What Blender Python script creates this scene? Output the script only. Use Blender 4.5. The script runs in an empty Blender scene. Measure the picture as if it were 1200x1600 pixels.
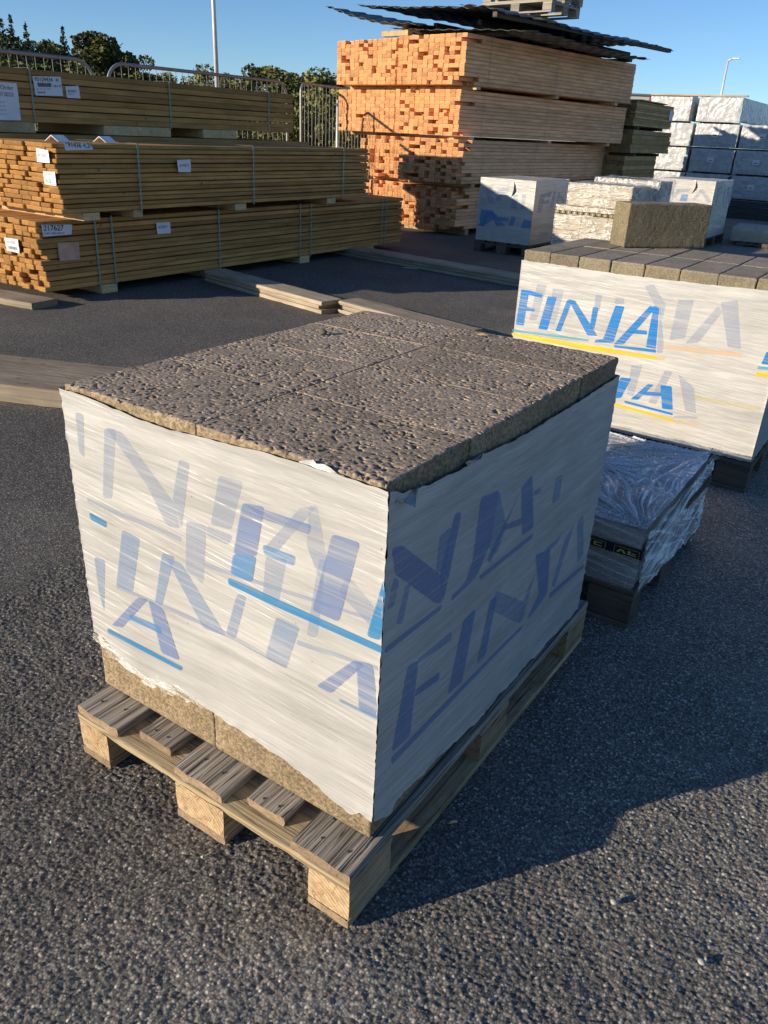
import bpy, bmesh, math, random
import numpy as np
from mathutils import Vector, Matrix, noise as mnoise

random.seed(7)
rng = np.random.default_rng(7)
scene = bpy.context.scene
COL = scene.collection

# ------------------------------------------------------------------ camera
cam_d = bpy.data.cameras.new('camera')
cam = bpy.data.objects.new('camera', cam_d)
COL.objects.link(cam)
scene.camera = cam
YAW, PITCH, ROLL = -0.57830, 0.45010, -0.04820
fw = np.array([math.cos(PITCH) * math.sin(YAW), math.cos(PITCH) * math.cos(YAW), -math.sin(PITCH)])
rt = np.array([math.cos(YAW), -math.sin(YAW), 0.0])
dn = np.cross(fw, rt)
cr, sr = math.cos(ROLL), math.sin(ROLL)
cx = cr * rt + sr * dn
cy = -sr * rt + cr * dn
cam.matrix_world = Matrix(((cx[0], -cy[0], -fw[0], 0.57760), (cx[1], -cy[1], -fw[1], -0.82870),
                           (cx[2], -cy[2], -fw[2], 1.38410), (0, 0, 0, 1)))
cam_d.sensor_fit = 'VERTICAL'
cam_d.sensor_height = 36.0
cam_d.lens = 1226.16 / 1600 * 36.0
cam_d.clip_start = 0.02
cam_d.clip_end = 2000

# ------------------------------------------------------------------ light
SUN_EL = 13.6
SDX, SDY = 0.56, 0.83                      # the way the light travels over the ground
w = bpy.data.worlds.new('World')
scene.world = w
w.use_nodes = True
wn = w.node_tree
wn.nodes.clear()
sky = wn.nodes.new('ShaderNodeTexSky')
sky.sky_type = 'NISHITA'
sky.sun_disc = False
sky.sun_elevation = math.radians(SUN_EL)
sky.sun_rotation = math.atan2(-SDX, -SDY)
sky.air_density = 0.75
sky.dust_density = 0.0
sky.ozone_density = 4.2
bg = wn.nodes.new('ShaderNodeBackground')
bg.inputs['Strength'].default_value = 0.112
wo = wn.nodes.new('ShaderNodeOutputWorld')
wn.links.new(sky.outputs[0], bg.inputs['Color'])
wn.links.new(bg.outputs[0], wo.inputs['Surface'])
sd = bpy.data.lights.new('sun', 'SUN')
sd.energy = 5.0
sd.angle = math.radians(0.53)
sd.color = (1.0, 0.85, 0.66)
so = bpy.data.objects.new('sun', sd)
COL.objects.link(so)
nrm = math.hypot(SDX, SDY)
ce = math.cos(math.radians(SUN_EL))
so.rotation_euler = Vector((SDX / nrm * ce, SDY / nrm * ce, -math.sin(math.radians(SUN_EL)))).to_track_quat('-Z', 'Y').to_euler()
so.location = (-6, -8, 6)
scene.view_settings.view_transform = 'Standard'
scene.view_settings.look = 'None'
scene.view_settings.exposure = 0.45
scene.view_settings.gamma = 1.0
scene.view_settings.use_curve_mapping = False

# ------------------------------------------------------------------ material helpers
class NT:
    def __init__(s, name):
        s.m = bpy.data.materials.new(name)
        s.m.use_nodes = True
        s.t = s.m.node_tree
        s.t.nodes.clear()
        s.out = s.t.nodes.new('ShaderNodeOutputMaterial')
        s.tc = s.t.nodes.new('ShaderNodeTexCoord')
    def n(s, typ, **kw):
        nd = s.t.nodes.new(typ)
        for k, v in kw.items():
            if k.startswith('i_'):
                key = k[2:].replace('_', ' ')
                nd.inputs[key].default_value = v
            else:
                setattr(nd, k, v)
        return nd
    def l(s, a, b):
        s.t.links.new(a, b)
    def coords(s, scale=(1, 1, 1), rand=0.0, rot=(0, 0, 0)):
        mp = s.n('ShaderNodeMapping')
        mp.inputs['Scale'].default_value = scale
        mp.inputs['Rotation'].default_value = rot
        s.l(s.tc.outputs['Object'], mp.inputs['Vector'])
        if rand:
            oi = s.n('ShaderNodeObjectInfo')
            mu = s.n('ShaderNodeMath', operation='MULTIPLY')
            mu.inputs[1].default_value = rand
            s.l(oi.outputs['Random'], mu.inputs[0])
            va = s.n('ShaderNodeVectorMath', operation='ADD')
            s.l(mp.outputs[0], va.inputs[0])
            s.l(mu.outputs[0], va.inputs[1])
            return va.outputs[0]
        return mp.outputs[0]
    def noise(s, vec, scale, detail=4, rough=0.55, dist=0.0):
        nd = s.n('ShaderNodeTexNoise')
        nd.inputs['Scale'].default_value = scale
        nd.inputs['Detail'].default_value = detail
        nd.inputs['Roughness'].default_value = rough
        nd.inputs['Distortion'].default_value = dist
        s.l(vec, nd.inputs['Vector'])
        return nd.outputs['Fac']
    def voro(s, vec, scale, feature='F1', out='Distance', rnd=1.0):
        nd = s.n('ShaderNodeTexVoronoi', feature=feature)
        nd.inputs['Scale'].default_value = scale
        nd.inputs['Randomness'].default_value = rnd
        s.l(vec, nd.inputs['Vector'])
        return nd.outputs[out]
    def ramp(s, fac, stops, interp='LINEAR'):
        nd = s.n('ShaderNodeValToRGB')
        cr_ = nd.color_ramp
        cr_.interpolation = interp
        while len(cr_.elements) < len(stops):
            cr_.elements.new(0.5)
        for e, (p, c) in zip(cr_.elements, stops):
            e.position = p
            e.color = (c, c, c, 1) if isinstance(c, (int, float)) else (*c, 1)
        s.l(fac, nd.inputs['Fac'])
        return nd.outputs['Color']
    def mix(s, fac, a, b, mode='MIX'):
        nd = s.n('ShaderNodeMix', data_type='RGBA', blend_type=mode)
        for k, v in ((0, fac), (6, a), (7, b)):
            if isinstance(v, bpy.types.NodeSocket):
                s.l(v, nd.inputs[k])
            elif isinstance(v, (int, float)):
                nd.inputs[k].default_value = v if k == 0 else (v, v, v, 1)
            else:
                nd.inputs[k].default_value = (*v, 1)
        return nd.outputs[2]
    def math(s, op, a, b=0.0, clamp=False):
        nd = s.n('ShaderNodeMath', operation=op, use_clamp=clamp)
        for k, v in ((0, a), (1, b)):
            if isinstance(v, bpy.types.NodeSocket):
                s.l(v, nd.inputs[k])
            else:
                nd.inputs[k].default_value = v
        return nd.outputs[0]
    def rand(s):
        return s.n('ShaderNodeObjectInfo').outputs['Random']
    def bump(s, h, strength=0.5, dist=0.01, prev=None):
        nd = s.n('ShaderNodeBump')
        nd.inputs['Strength'].default_value = strength
        nd.inputs['Distance'].default_value = dist
        s.l(h, nd.inputs['Height'])
        if prev is not None:
            s.l(prev, nd.inputs['Normal'])
        return nd.outputs[0]
    def bsdf(s, col, rough=0.8, normal=None, spec=0.5, metal=0.0, alpha=None, **kw):
        nd = s.n('ShaderNodeBsdfPrincipled')
        for key, v in (('Base Color', col), ('Roughness', rough), ('Metallic', metal), ('Specular IOR Level', spec), ('Alpha', alpha)):
            if v is None:
                continue
            if isinstance(v, bpy.types.NodeSocket):
                s.l(v, nd.inputs[key])
            elif isinstance(v, (int, float)):
                nd.inputs[key].default_value = v
            else:
                nd.inputs[key].default_value = (*v, 1)
        if normal is not None:
            s.l(normal, nd.inputs['Normal'])
        for k, v in kw.items():
            nd.inputs[k].default_value = v
        s.l(nd.outputs[0], s.out.inputs['Surface'])
        return nd

def mat_asphalt():
    s = NT('asphalt')
    c = s.coords()
    v = s.n('ShaderNodeTexVoronoi')
    v.inputs['Scale'].default_value = 175
    s.l(c, v.inputs['Vector'])
    sep = s.n('ShaderNodeSeparateColor')
    s.l(v.outputs['Color'], sep.inputs[0])
    stone = s.ramp(sep.outputs[0], [(0.0, (0.15, 0.144, 0.128)), (0.45, (0.235, 0.224, 0.198)), (0.80, (0.32, 0.301, 0.262)), (0.94, (0.50, 0.465, 0.40)), (1.0, (0.72, 0.65, 0.56))])
    pink = s.ramp(sep.outputs[1], [(0.93, 0.0), (0.97, 1.0)])
    stone = s.mix(s.math('MULTIPLY', pink, 0.5), stone, (0.40, 0.24, 0.18))
    gap = s.ramp(v.outputs['Distance'], [(0.36, 0.0), (0.70, 0.85)])
    col = s.mix(gap, stone, (0.075, 0.073, 0.07))
    big = s.noise(c, 0.9, 5, 0.6)
    bigr = s.ramp(big, [(0.32, 0.80), (0.7, 1.15)])
    col = s.mix(1.0, col, bigr, 'MULTIPLY')
    dust = s.ramp(s.noise(c, 2.6, 6, 0.7), [(0.5, 0.0), (0.78, 0.4)])
    col = s.mix(dust, col, (0.30, 0.275, 0.235))
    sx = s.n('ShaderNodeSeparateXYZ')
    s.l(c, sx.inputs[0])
    cross_tone = s.ramp(s.math('ADD', s.math('MULTIPLY', s.math('ADD', sx.outputs[0], s.math('MULTIPLY', sx.outputs[1], 0.25)), 0.22), s.math('MULTIPLY', s.noise(c, 1.3, 4, 0.6), 0.7)), [(0.12, 0.74), (0.6, 1.24)])  # broad mottled tone, darker at the left and lighter towards the right
    col = s.mix(1.0, col, cross_tone, 'MULTIPLY')
    fine = s.noise(c, 420, 3, 0.7)
    h = s.math('ADD', s.math('MULTIPLY', v.outputs['Distance'], -0.5), s.math('MULTIPLY', fine, 0.3))
    b = s.bump(h, 0.7, 0.0025)
    s.bsdf(col, 0.85, b, 0.12)
    return s.m

def mat_block(name, top, side, grain=150, gc=1.0, bs=0.9):
    """light aggregate concrete: coloured grains and small open pores"""
    s = NT(name)
    c = s.coords(rand=13.0)
    n1 = s.noise(c, 7, 5, 0.6)
    n3 = s.noise(c, 650, 3, 0.6)
    vn = s.n('ShaderNodeTexVoronoi')
    vn.inputs['Scale'].default_value = grain
    s.l(c, vn.inputs['Vector'])
    sep = s.n('ShaderNodeSeparateColor')
    s.l(vn.outputs['Color'], sep.inputs[0])
    n2 = s.noise(c, grain * 0.8, 4, 0.7)
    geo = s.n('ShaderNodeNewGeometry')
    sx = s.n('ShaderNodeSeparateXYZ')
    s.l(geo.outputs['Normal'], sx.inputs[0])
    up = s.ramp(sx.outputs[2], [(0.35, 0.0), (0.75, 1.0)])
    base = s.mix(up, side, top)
    base = s.mix(1.0, base, s.ramp(n1, [(0.3, 0.80), (0.7, 1.18)]), 'MULTIPLY')
    base = s.mix(1.0, base, s.ramp(sep.outputs[0], [(0.0, 1 - 0.32 * gc), (0.5, 1.0), (1.0, 1 + 0.42 * gc)]), 'MULTIPLY')
    base = s.mix(1.0, base, s.ramp(n2, [(0.30, 0.50), (0.44, 1.0), (0.75, 1.2)]), 'MULTIPLY')
    rv = s.ramp(s.rand(), [(0.0, 0.90), (1.0, 1.10)])
    base = s.mix(1.0, base, rv, 'MULTIPLY')
    h = s.math('ADD', s.math('MULTIPLY', vn.outputs['Distance'], -0.6), s.math('MULTIPLY', n2, 1.0))
    b = s.bump(h, bs, 0.003)
    b = s.bump(n3, 0.5, 0.001, b)
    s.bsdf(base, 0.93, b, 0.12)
    return s.m

def mat_film():
    """milky pallet wrap, many stretched layers: fine strands run along the side"""
    s = NT('milky_stretch_film')
    c = s.coords((1.0, 1.0, 1.0))
    sep = s.n('ShaderNodeSeparateXYZ')
    s.l(c, sep.inputs[0])
    u = s.math('ADD', sep.outputs[0], sep.outputs[1])
    def strand(fx, fz, slope, det=3, ro=0.6):
        z = s.math('ADD', sep.outputs[2], s.math('MULTIPLY', u, slope))
        cb = s.n('ShaderNodeCombineXYZ')
        s.l(s.math('MULTIPLY', u, fx), cb.inputs[0])
        s.l(s.math('MULTIPLY', z, fz), cb.inputs[2])
        return s.noise(cb.outputs[0], 1.0, det, ro)
    a = strand(1.6, 120, 0.03)
    b_ = strand(1.0, 38, -0.06)
    c_ = strand(3.0, 300, 0.012, 2)
    d_ = strand(0.7, 62, 0.09, 1, 0.4)
    e_ = strand(0.9, 48, -0.03, 1, 0.4)
    big = strand(1.6, 7, 0.1, 4)
    blot = s.noise(c, 6.0, 4, 0.6)
    where = s.ramp(s.noise(c, 3.2, 3, 0.5), [(0.38, 0.15), (0.62, 1.0)])
    def line(n_, wd):
        r_ = s.math('ABSOLUTE', s.math('SUBTRACT', n_, 0.5))
        return s.ramp(r_, [(0.0, 1.0), (wd, 0.0)])
    colr = s.mix(s.ramp(b_, [(0.35, 0.0), (0.65, 1.0)]), (0.405, 0.405, 0.385), (0.51, 0.505, 0.475))
    colr = s.mix(1.0, colr, s.ramp(a, [(0.30, 0.91), (0.5, 1.0), (0.7, 1.04)]), 'MULTIPLY')
    colr = s.mix(1.0, colr, s.ramp(big, [(0.3, 0.90), (0.7, 1.06)]), 'MULTIPLY')
    colr = s.mix(1.0, colr, s.ramp(blot, [(0.3, 0.88), (0.7, 1.06)]), 'MULTIPLY')
    l1 = s.math('MULTIPLY', line(d_, 0.035), where)
    l2 = s.math('MULTIPLY', line(e_, 0.03), where)
    colr = s.mix(s.math('MULTIPLY', l1, 0.45), colr, (0.62, 0.61, 0.585))
    colr = s.mix(s.math('MULTIPLY', l2, 0.2), colr, (0.34, 0.335, 0.31))
    smu = s.ramp(s.noise(c, 21.0, 5, 0.75), [(0.64, 0.0), (0.78, 0.4)])
    colr = s.mix(smu, colr, (0.36, 0.345, 0.31))
    spots = s.ramp(s.noise(c, 75.0, 2, 0.5), [(0.755, 0.0), (0.79, 0.8)])
    colr = s.mix(spots, colr, (0.15, 0.13, 0.10))
    h = s.math('ADD', s.math('MULTIPLY', a, 0.8), s.math('ADD', s.math('MULTIPLY', b_, 1.6), s.math('MULTIPLY', c_, 0.35)))
    h = s.math('ADD', h, s.math('MULTIPLY', l1, 0.5))
    bp = s.bump(h, 0.45, 0.0028)
    bp = s.bump(big, 0.7, 0.022, bp)
    rg = s.ramp(a, [(0.35, 0.45), (0.65, 0.30)])
    s.bsdf(colr, rg, bp, 0.5)
    return s.m

def mat_print(name, col, alpha):
    """ink printed on one layer of the film, seen through the layers above it"""
    s = NT(name)
    c = s.coords()
    sep = s.n('ShaderNodeSeparateXYZ')
    s.l(c, sep.inputs[0])
    u = s.math('ADD', sep.outputs[0], sep.outputs[1])
    def strand(fx, fz, slope):
        z = s.math('ADD', sep.outputs[2], s.math('MULTIPLY', u, slope))
        cb = s.n('ShaderNodeCombineXYZ')
        s.l(s.math('MULTIPLY', u, fx), cb.inputs[0])
        s.l(s.math('MULTIPLY', z, fz), cb.inputs[2])
        return s.noise(cb.outputs[0], 1.0, 3, 0.6)
    a = strand(1.6, 120, 0.03)
    b_ = strand(1.0, 38, -0.06)
    blot = s.noise(c, 9.0, 4, 0.6)
    al = s.math('MULTIPLY', s.ramp(a, [(0.34, 1.0), (0.50, 0.95), (0.60, 0.55), (0.70, 0.3)]), s.ramp(blot, [(0.3, alpha * 0.78), (0.65, alpha)]))
    h = s.math('ADD', s.math('MULTIPLY', a, 0.8), s.math('MULTIPLY', b_, 1.2))
    bp = s.bump(h, 0.55, 0.0035)
    p = s.bsdf(col, 0.35, bp, 0.5, alpha=al)
    return s.m

def mat_wood(name, a, b, crack=(0.05, 0.035, 0.025), crackamt=0.5, crackhi=0.36, axis=1, rand=37.0, freq=1.0, rough=0.75, tone=(0.8, 1.2), stain=None, fissure=0.0):
    s = NT(name)
    sc = [26 * freq, 26 * freq, 26 * freq]
    sc[axis] = 1.3 * freq
    c = s.coords(tuple(sc), rand)
    c2 = s.coords((1, 1, 1), rand)
    n1 = s.noise(c, 1.0, 6, 0.65, 0.6)
    sc2 = [120 * freq] * 3
    sc2[axis] = 3.0 * freq
    n2 = s.noise(s.coords(tuple(sc2), rand), 1.0, 3, 0.6)
    n3 = s.noise(c2, 3.0, 3, 0.5)
    col = s.mix(s.ramp(n1, [(0.3, 0.0), (0.7, 1.0)]), a, b)
    col = s.mix(1.0, col, s.ramp(n3, [(0.3, 0.82), (0.7, 1.15)]), 'MULTIPLY')
    col = s.mix(1.0, col, s.ramp(n2, [(0.3, 0.8), (0.7, 1.12)]), 'MULTIPLY')
    col = s.mix(1.0, col, s.ramp(s.rand(), [(0.0, tone[0]), (1.0, tone[1])]), 'MULTIPLY')
    # knots
    kc = [3.0, 3.0, 3.0]
    kc[axis] = 2.0
    k = s.voro(s.coords(tuple(kc), rand * 1.7), 2.2)
    kn = s.ramp(k, [(0.05, 1.0), (0.10, 0.0)])
    col = s.mix(s.math('MULTIPLY', kn, 0.7), col, crack)
    ck = s.ramp(n1, [(0.24, 1.0), (crackhi, 0.0)])
    col = s.mix(s.math('MULTIPLY', ck, crackamt), col, crack)
    if stain:
        st = s.ramp(s.noise(c2, 9.0, 5, 0.7), [(0.5, 0.0), (0.7, 0.8)])
        col = s.mix(st, col, stain)
    h = s.math('ADD', s.math('MULTIPLY', n1, 1.0), s.math('MULTIPLY', n2, 0.4))
    if fissure:
        fs = [150.0] * 3
        fs[axis] = 2.4
        f1 = s.noise(s.coords(tuple(fs), rand * 2.3), 1.0, 3, 0.5, 0.3)
        fs2 = [60.0] * 3
        fs2[axis] = 1.1
        f2 = s.noise(s.coords(tuple(fs2), rand * 3.1), 1.0, 2, 0.5, 0.5)
        m1 = s.ramp(f1, [(0.34, 1.0), (0.42, 0.0)])
        m2 = s.ramp(s.math('ABSOLUTE', s.math('SUBTRACT', f2, 0.5)), [(0.0, 1.0), (0.018, 0.0)])
        mm = s.math('MAXIMUM', s.math('MULTIPLY', m1, 0.7), m2)
        col = s.mix(s.math('MULTIPLY', mm, fissure), col, crack)
        h = s.math('SUBTRACT', h, s.math('MULTIPLY', mm, 1.2))
    bp = s.bump(h, 0.7, 0.005)
    s.bsdf(col, rough, bp, 0.2)
    return s.m

def mat_endgrain(name, a, b, dark):
    s = NT(name)
    c = s.coords((1, 1, 1), 0.11)
    cr_ = s.coords((1, 1, 1), 9.0)
    wv = s.n('ShaderNodeTexWave', wave_type='RINGS', rings_direction='Y')
    wv.inputs['Scale'].default_value = 34
    wv.inputs['Distortion'].default_value = 2.5
    wv.inputs['Detail'].default_value = 2
    s.l(c, wv.inputs['Vector'])
    n = s.noise(cr_, 60, 4, 0.6)
    ck = s.ramp(s.math('ABSOLUTE', s.math('SUBTRACT', s.noise(cr_, 22, 2, 0.5, 1.0), 0.5)), [(0.0, 0.8), (0.02, 0.0)])
    col = s.mix(wv.outputs['Fac'], a, b)
    col = s.mix(s.ramp(n, [(0.35, 0.0), (0.75, 0.6)]), col, dark)
    col = s.mix(ck, col, dark)
    col = s.mix(1.0, col, s.ramp(s.rand(), [(0.0, 0.72), (0.5, 1.0), (1.0, 1.18)]), 'MULTIPLY')
    s.bsdf(col, 0.8, s.bump(n, 0.5, 0.002), 0.2)
    return s.m

def mat_plain(name, col, rough=0.6, metal=0.0, nscale=8.0, var=0.12, bump=0.0, bs=80, spec=0.4):
    s = NT(name)
    c = s.coords()
    n = s.noise(c, nscale, 5, 0.6)
    cc = s.mix(1.0, col, s.ramp(n, [(0.3, 1 - var), (0.7, 1 + var)]), 'MULTIPLY')
    nb = s.bump(s.noise(c, bs, 4, 0.6), bump, 0.003) if bump else None
    s.bsdf(cc, rough, nb, spec, metal)
    return s.m

def mat_clearfilm(name, amount=0.4, tint=(0.85, 0.87, 0.9), sc=9.0, lo=0.48, hi=0.66, stretch=(1, 1, 1)):
    """clear shrink film: see-through where it lies smooth, white where it is creased"""
    s = NT(name)
    c = s.coords(stretch)
    n = s.noise(c, sc, 6, 0.62, 1.4)
    n2 = s.noise(c, sc * 3.5, 5, 0.6, 0.8)
    rid = s.math('ABSOLUTE', s.math('SUBTRACT', n, 0.5))
    cre = s.ramp(rid, [(0.0, 1.0), (0.035, 0.25), (0.10, 0.0)])
    veil = s.ramp(n2, [(lo, 0.0), (hi, 1.0)])
    fac = s.math('ADD', s.math('MULTIPLY', cre, 0.65), s.math('MULTIPLY', veil, amount), True)
    fac = s.math('ADD', fac, 0.07, True)
    bp = s.bump(s.math('ADD', s.math('MULTIPLY', rid, -3.0), n2), 0.9, 0.012)
    p = s.bsdf(tint, 0.16, bp, 0.9, alpha=fac)
    return s.m

def mat_veil(name, tint=(0.80, 0.82, 0.84)):
    """clear film whose whiteness follows how tightly it is gathered (stored per point)"""
    s = NT(name)
    at = s.n('ShaderNodeAttribute', attribute_name='gather')
    c = s.coords()
    n2 = s.noise(c, 160, 3, 0.6)
    fac = s.math('MULTIPLY', at.outputs['Fac'], s.ramp(n2, [(0.3, 0.75), (0.6, 1.0)]), True)
    fac = s.math('ADD', fac, 0.05, True)
    bp = s.bump(at.outputs['Fac'], 0.8, 0.006)
    s.bsdf(tint, 0.18, bp, 0.8, alpha=fac)
    return s.m

def mat_wrapwhite():
    s = NT('white_timber_wrap')
    c = s.coords((1, 1, 1), 31.0)
    n = s.noise(c, 2.3, 3, 0.5, 1.6)
    n2 = s.noise(c, 9.0, 4, 0.6, 1.0)
    rid = s.math('ABSOLUTE', s.math('SUBTRACT', n, 0.5))
    col = s.mix(s.ramp(n2, [(0.35, 0.0), (0.65, 1.0)]), (0.37, 0.385, 0.395), (0.50, 0.51, 0.515))
    bp = s.bump(s.math('ADD', s.math('MULTIPLY', rid, -4.0), s.math('MULTIPLY', n2, 0.25)), 0.5, 0.03)
    s.bsdf(col, 0.34, bp, 0.6)
    return s.m

def mat_leaf(name, a, b, trans=0.25):
    s = NT(name)
    c = s.coords((1, 1, 1), 11.0)
    n = s.noise(c, 2.5, 4, 0.6)
    n2 = s.noise(c, 14.0, 2, 0.6)
    col = s.mix(s.ramp(n, [(0.35, 0.0), (0.65, 1.0)]), a, b)
    col = s.mix(1.0, col, s.ramp(n2, [(0.3, 0.7), (0.7, 1.3)]), 'MULTIPLY')
    col = s.mix(1.0, col, s.ramp(s.rand(), [(0.0, 0.75), (1.0, 1.25)]), 'MULTIPLY')
    p = s.bsdf(col, 0.7, None, 0.2)
    return s.m

M = {}
M['asphalt'] = mat_asphalt()
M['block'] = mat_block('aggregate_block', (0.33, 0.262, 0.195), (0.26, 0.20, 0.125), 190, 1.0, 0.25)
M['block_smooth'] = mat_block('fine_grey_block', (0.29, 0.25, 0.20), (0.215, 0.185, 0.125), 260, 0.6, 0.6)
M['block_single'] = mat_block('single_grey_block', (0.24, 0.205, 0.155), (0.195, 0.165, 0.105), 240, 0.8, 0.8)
M['slab'] = mat_block('dark_slab', (0.30, 0.285, 0.26), (0.27, 0.26, 0.235), 300, 0.5)
M['tanbrick'] = mat_block('tan_block', (0.50, 0.45, 0.37), (0.47, 0.41, 0.32), 260, 0.5)
M['film'] = mat_film()
PR = {'P': ((0.33, 0.40, 0.54), 0.45), 'Q': ((0.24, 0.35, 0.54), 0.55), 'M': ((0.20, 0.28, 0.50), 0.72), 'B': ((0.10, 0.29, 0.56), 0.72),
      'C': ((0.035, 0.25, 0.52), 0.85), 'S': ((0.0, 0.20, 0.58), 0.95), 'T': ((0.03, 0.42, 0.55), 0.75), 'Y': ((0.90, 0.55, 0.0), 0.96),
      'O': ((0.85, 0.55, 0.30), 0.45), 'V': ((0.66, 0.60, 0.22), 0.4)}
PRN = {'P': 'faint_blue_print', 'Q': 'pale_blue_print', 'M': 'lavender_print', 'B': 'mid_blue_print', 'C': 'clear_blue_print', 'S': 'strong_blue_print', 'T': 'teal_print', 'Y': 'yellow_print', 'O': 'peach_print', 'V': 'olive_print'}
for k, (c_, a_) in PR.items():
    M['pr' + k] = mat_print(PRN[k], c_, a_)
M['pal_top'] = mat_wood('weathered_pallet_wood', (0.26, 0.235, 0.195), (0.46, 0.415, 0.345), (0.03, 0.022, 0.017), 0.7, freq=1.4, crackhi=0.36, fissure=0.85)
M['pal_end'] = mat_wood('pallet_board_end', (0.24, 0.17, 0.11), (0.40, 0.30, 0.19), (0.05, 0.035, 0.025), 0.6, freq=3.0)
M['pal_x'] = mat_wood('pallet_crosswood', (0.32, 0.25, 0.15), (0.50, 0.40, 0.24), (0.07, 0.05, 0.03), 0.6, axis=0, fissure=0.5)
M['pal_block'] = mat_wood('pallet_blockwood', (0.34, 0.245, 0.145), (0.52, 0.39, 0.23), (0.08, 0.05, 0.03), 0.6, axis=1, stain=(0.22, 0.13, 0.07), fissure=0.6)
M['block_end'] = mat_endgrain('pallet_block_end', (0.38, 0.27, 0.15), (0.54, 0.41, 0.245), (0.17, 0.09, 0.04))
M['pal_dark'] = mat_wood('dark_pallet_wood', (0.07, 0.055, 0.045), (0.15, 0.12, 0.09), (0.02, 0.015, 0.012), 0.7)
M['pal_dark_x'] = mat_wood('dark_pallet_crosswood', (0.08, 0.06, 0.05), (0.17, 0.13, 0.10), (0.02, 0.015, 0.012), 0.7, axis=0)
M['pal_grey'] = mat_wood('grey_pallet_wood', (0.24, 0.22, 0.18), (0.42, 0.38, 0.31), (0.05, 0.04, 0.035), 0.6)
M['imp'] = mat_wood('treated_board', (0.42, 0.212, 0.066), (0.56, 0.305, 0.102), (0.10, 0.06, 0.025), 0.35, tone=(0.72, 1.25))  # long sides: base colour raised to lift the shade they stand in
M['imp_end'] = mat_endgrain('treated_board_end', (0.34, 0.17, 0.045), (0.50, 0.27, 0.08), (0.12, 0.05, 0.015))
M['spr'] = mat_wood('planed_spruce', (0.92, 0.47, 0.23), (0.96, 0.57, 0.31), (0.36, 0.19, 0.09), 0.3, tone=(0.82, 1.15))  # fill light for the shaded long sides is put into this pale colour
M['spr_end'] = mat_endgrain('planed_spruce_end', (0.54, 0.26, 0.09), (0.71, 0.39, 0.17), (0.28, 0.12, 0.04))
M['grn'] = mat_wood('green_treated_board', (0.46, 0.29, 0.11), (0.60, 0.41, 0.17), (0.05, 0.04, 0.02), 0.3, tone=(0.7, 1.25))
M['grn_end'] = mat_endgrain('green_treated_end', (0.26, 0.2, 0.1), (0.33, 0.26, 0.13), (0.1, 0.08, 0.04))
M['beam'] = mat_wood('bleached_beam', (0.30, 0.245, 0.175), (0.44, 0.37, 0.27), (0.12, 0.09, 0.06), 0.5, axis=1)
M['beam_end'] = mat_endgrain('beam_end', (0.40, 0.28, 0.15), (0.50, 0.37, 0.21), (0.2, 0.12, 0.06))
M['skid'] = mat_wood('skid_wood', (0.48, 0.33, 0.17), (0.64, 0.47, 0.26), (0.15, 0.09, 0.05), 0.4, axis=0)
M['skid_end'] = mat_endgrain('skid_end', (0.62, 0.46, 0.22), (0.74, 0.58, 0.32), (0.4, 0.25, 0.1))
M['dark_beam'] = mat_plain('dark_painted_steel', (0.035, 0.042, 0.05), 0.5)
M['strap'] = mat_plain('green_strap', (0.20, 0.30, 0.26), 0.4)
M['strap_grey'] = mat_plain('grey_strap', (0.28, 0.30, 0.28), 0.4)
M['paper'] = mat_plain('white_paper', (0.74, 0.74, 0.76), 0.6, var=0.05, bump=0.3, bs=20)
M['paper_peach'] = mat_plain('peach_paper', (0.60, 0.36, 0.24), 0.7, var=0.15, bump=0.3, bs=20)
M['ink'] = mat_plain('black_ink', (0.03, 0.03, 0.035), 0.6)
M['ink_grey'] = mat_plain('grey_ink', (0.20, 0.20, 0.22), 0.6)
M['galv'] = mat_plain('galvanised_steel', (0.27, 0.28, 0.29), 0.55, 0.6)
M['galv_light'] = mat_plain('pale_steel', (0.62, 0.62, 0.61), 0.45, 0.3)
M['roof'] = mat_plain('dark_roof_sheet', (0.035, 0.050, 0.050), 0.32, 0.2, spec=0.6)
M['tape'] = mat_plain('black_tape', (0.012, 0.012, 0.013), 0.35)
M['gold'] = mat_plain('tape_gold_print', (0.50, 0.38, 0.14), 0.5)
M['clear'] = mat_clearfilm('clear_shrink_film', 0.40)
M['clear2'] = mat_clearfilm('clear_shrink_film_side', 0.55, lo=0.42, hi=0.62, sc=7.0, stretch=(1, 0.25, 2.2))
M['clear3'] = mat_clearfilm('clear_glinting_film', 0.30, (0.90, 0.88, 0.80), 5.0, 0.50, 0.66, (0.5, 1, 2.6))
M['wrap'] = mat_wrapwhite()
M['veil'] = mat_veil('gathered_clear_film')
M['spruce'] = mat_leaf('spruce_needles', (0.030, 0.050, 0.024), (0.07, 0.085, 0.035))
M['leafd'] = mat_leaf('dark_leaves', (0.085, 0.095, 0.030), (0.15, 0.15, 0.048))
M['leafl'] = mat_leaf('sun_tinted_leaves', (0.13, 0.15, 0.045), (0.24, 0.23, 0.07))  # lighter green: sunlight on these crowns is put into the leaf colour
M['leafa'] = mat_leaf('autumn_leaves', (0.13, 0.10, 0.035), (0.22, 0.15, 0.05))
M['bark'] = mat_plain('bark', (0.10, 0.075, 0.055), 0.9, var=0.3)
M['drygrass'] = mat_leaf('dry_grass_blades', (0.16, 0.12, 0.08), (0.26, 0.21, 0.13))
M['meadow'] = mat_plain('meadow_soil', (0.10, 0.10, 0.05), 0.95, nscale=1.5, var=0.4)
M['wallgrey'] = mat_plain('grey_cladding', (0.50, 0.50, 0.50), 0.6, var=0.05)
M['wallred'] = mat_plain('red_sign_paint', (0.60, 0.03, 0.03), 0.5)
M['white'] = mat_plain('white_paint', (0.8, 0.8, 0.78), 0.5)
M['pebble'] = mat_plain('pale_pebble', (0.40, 0.38, 0.34), 0.8, var=0.2)
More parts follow.
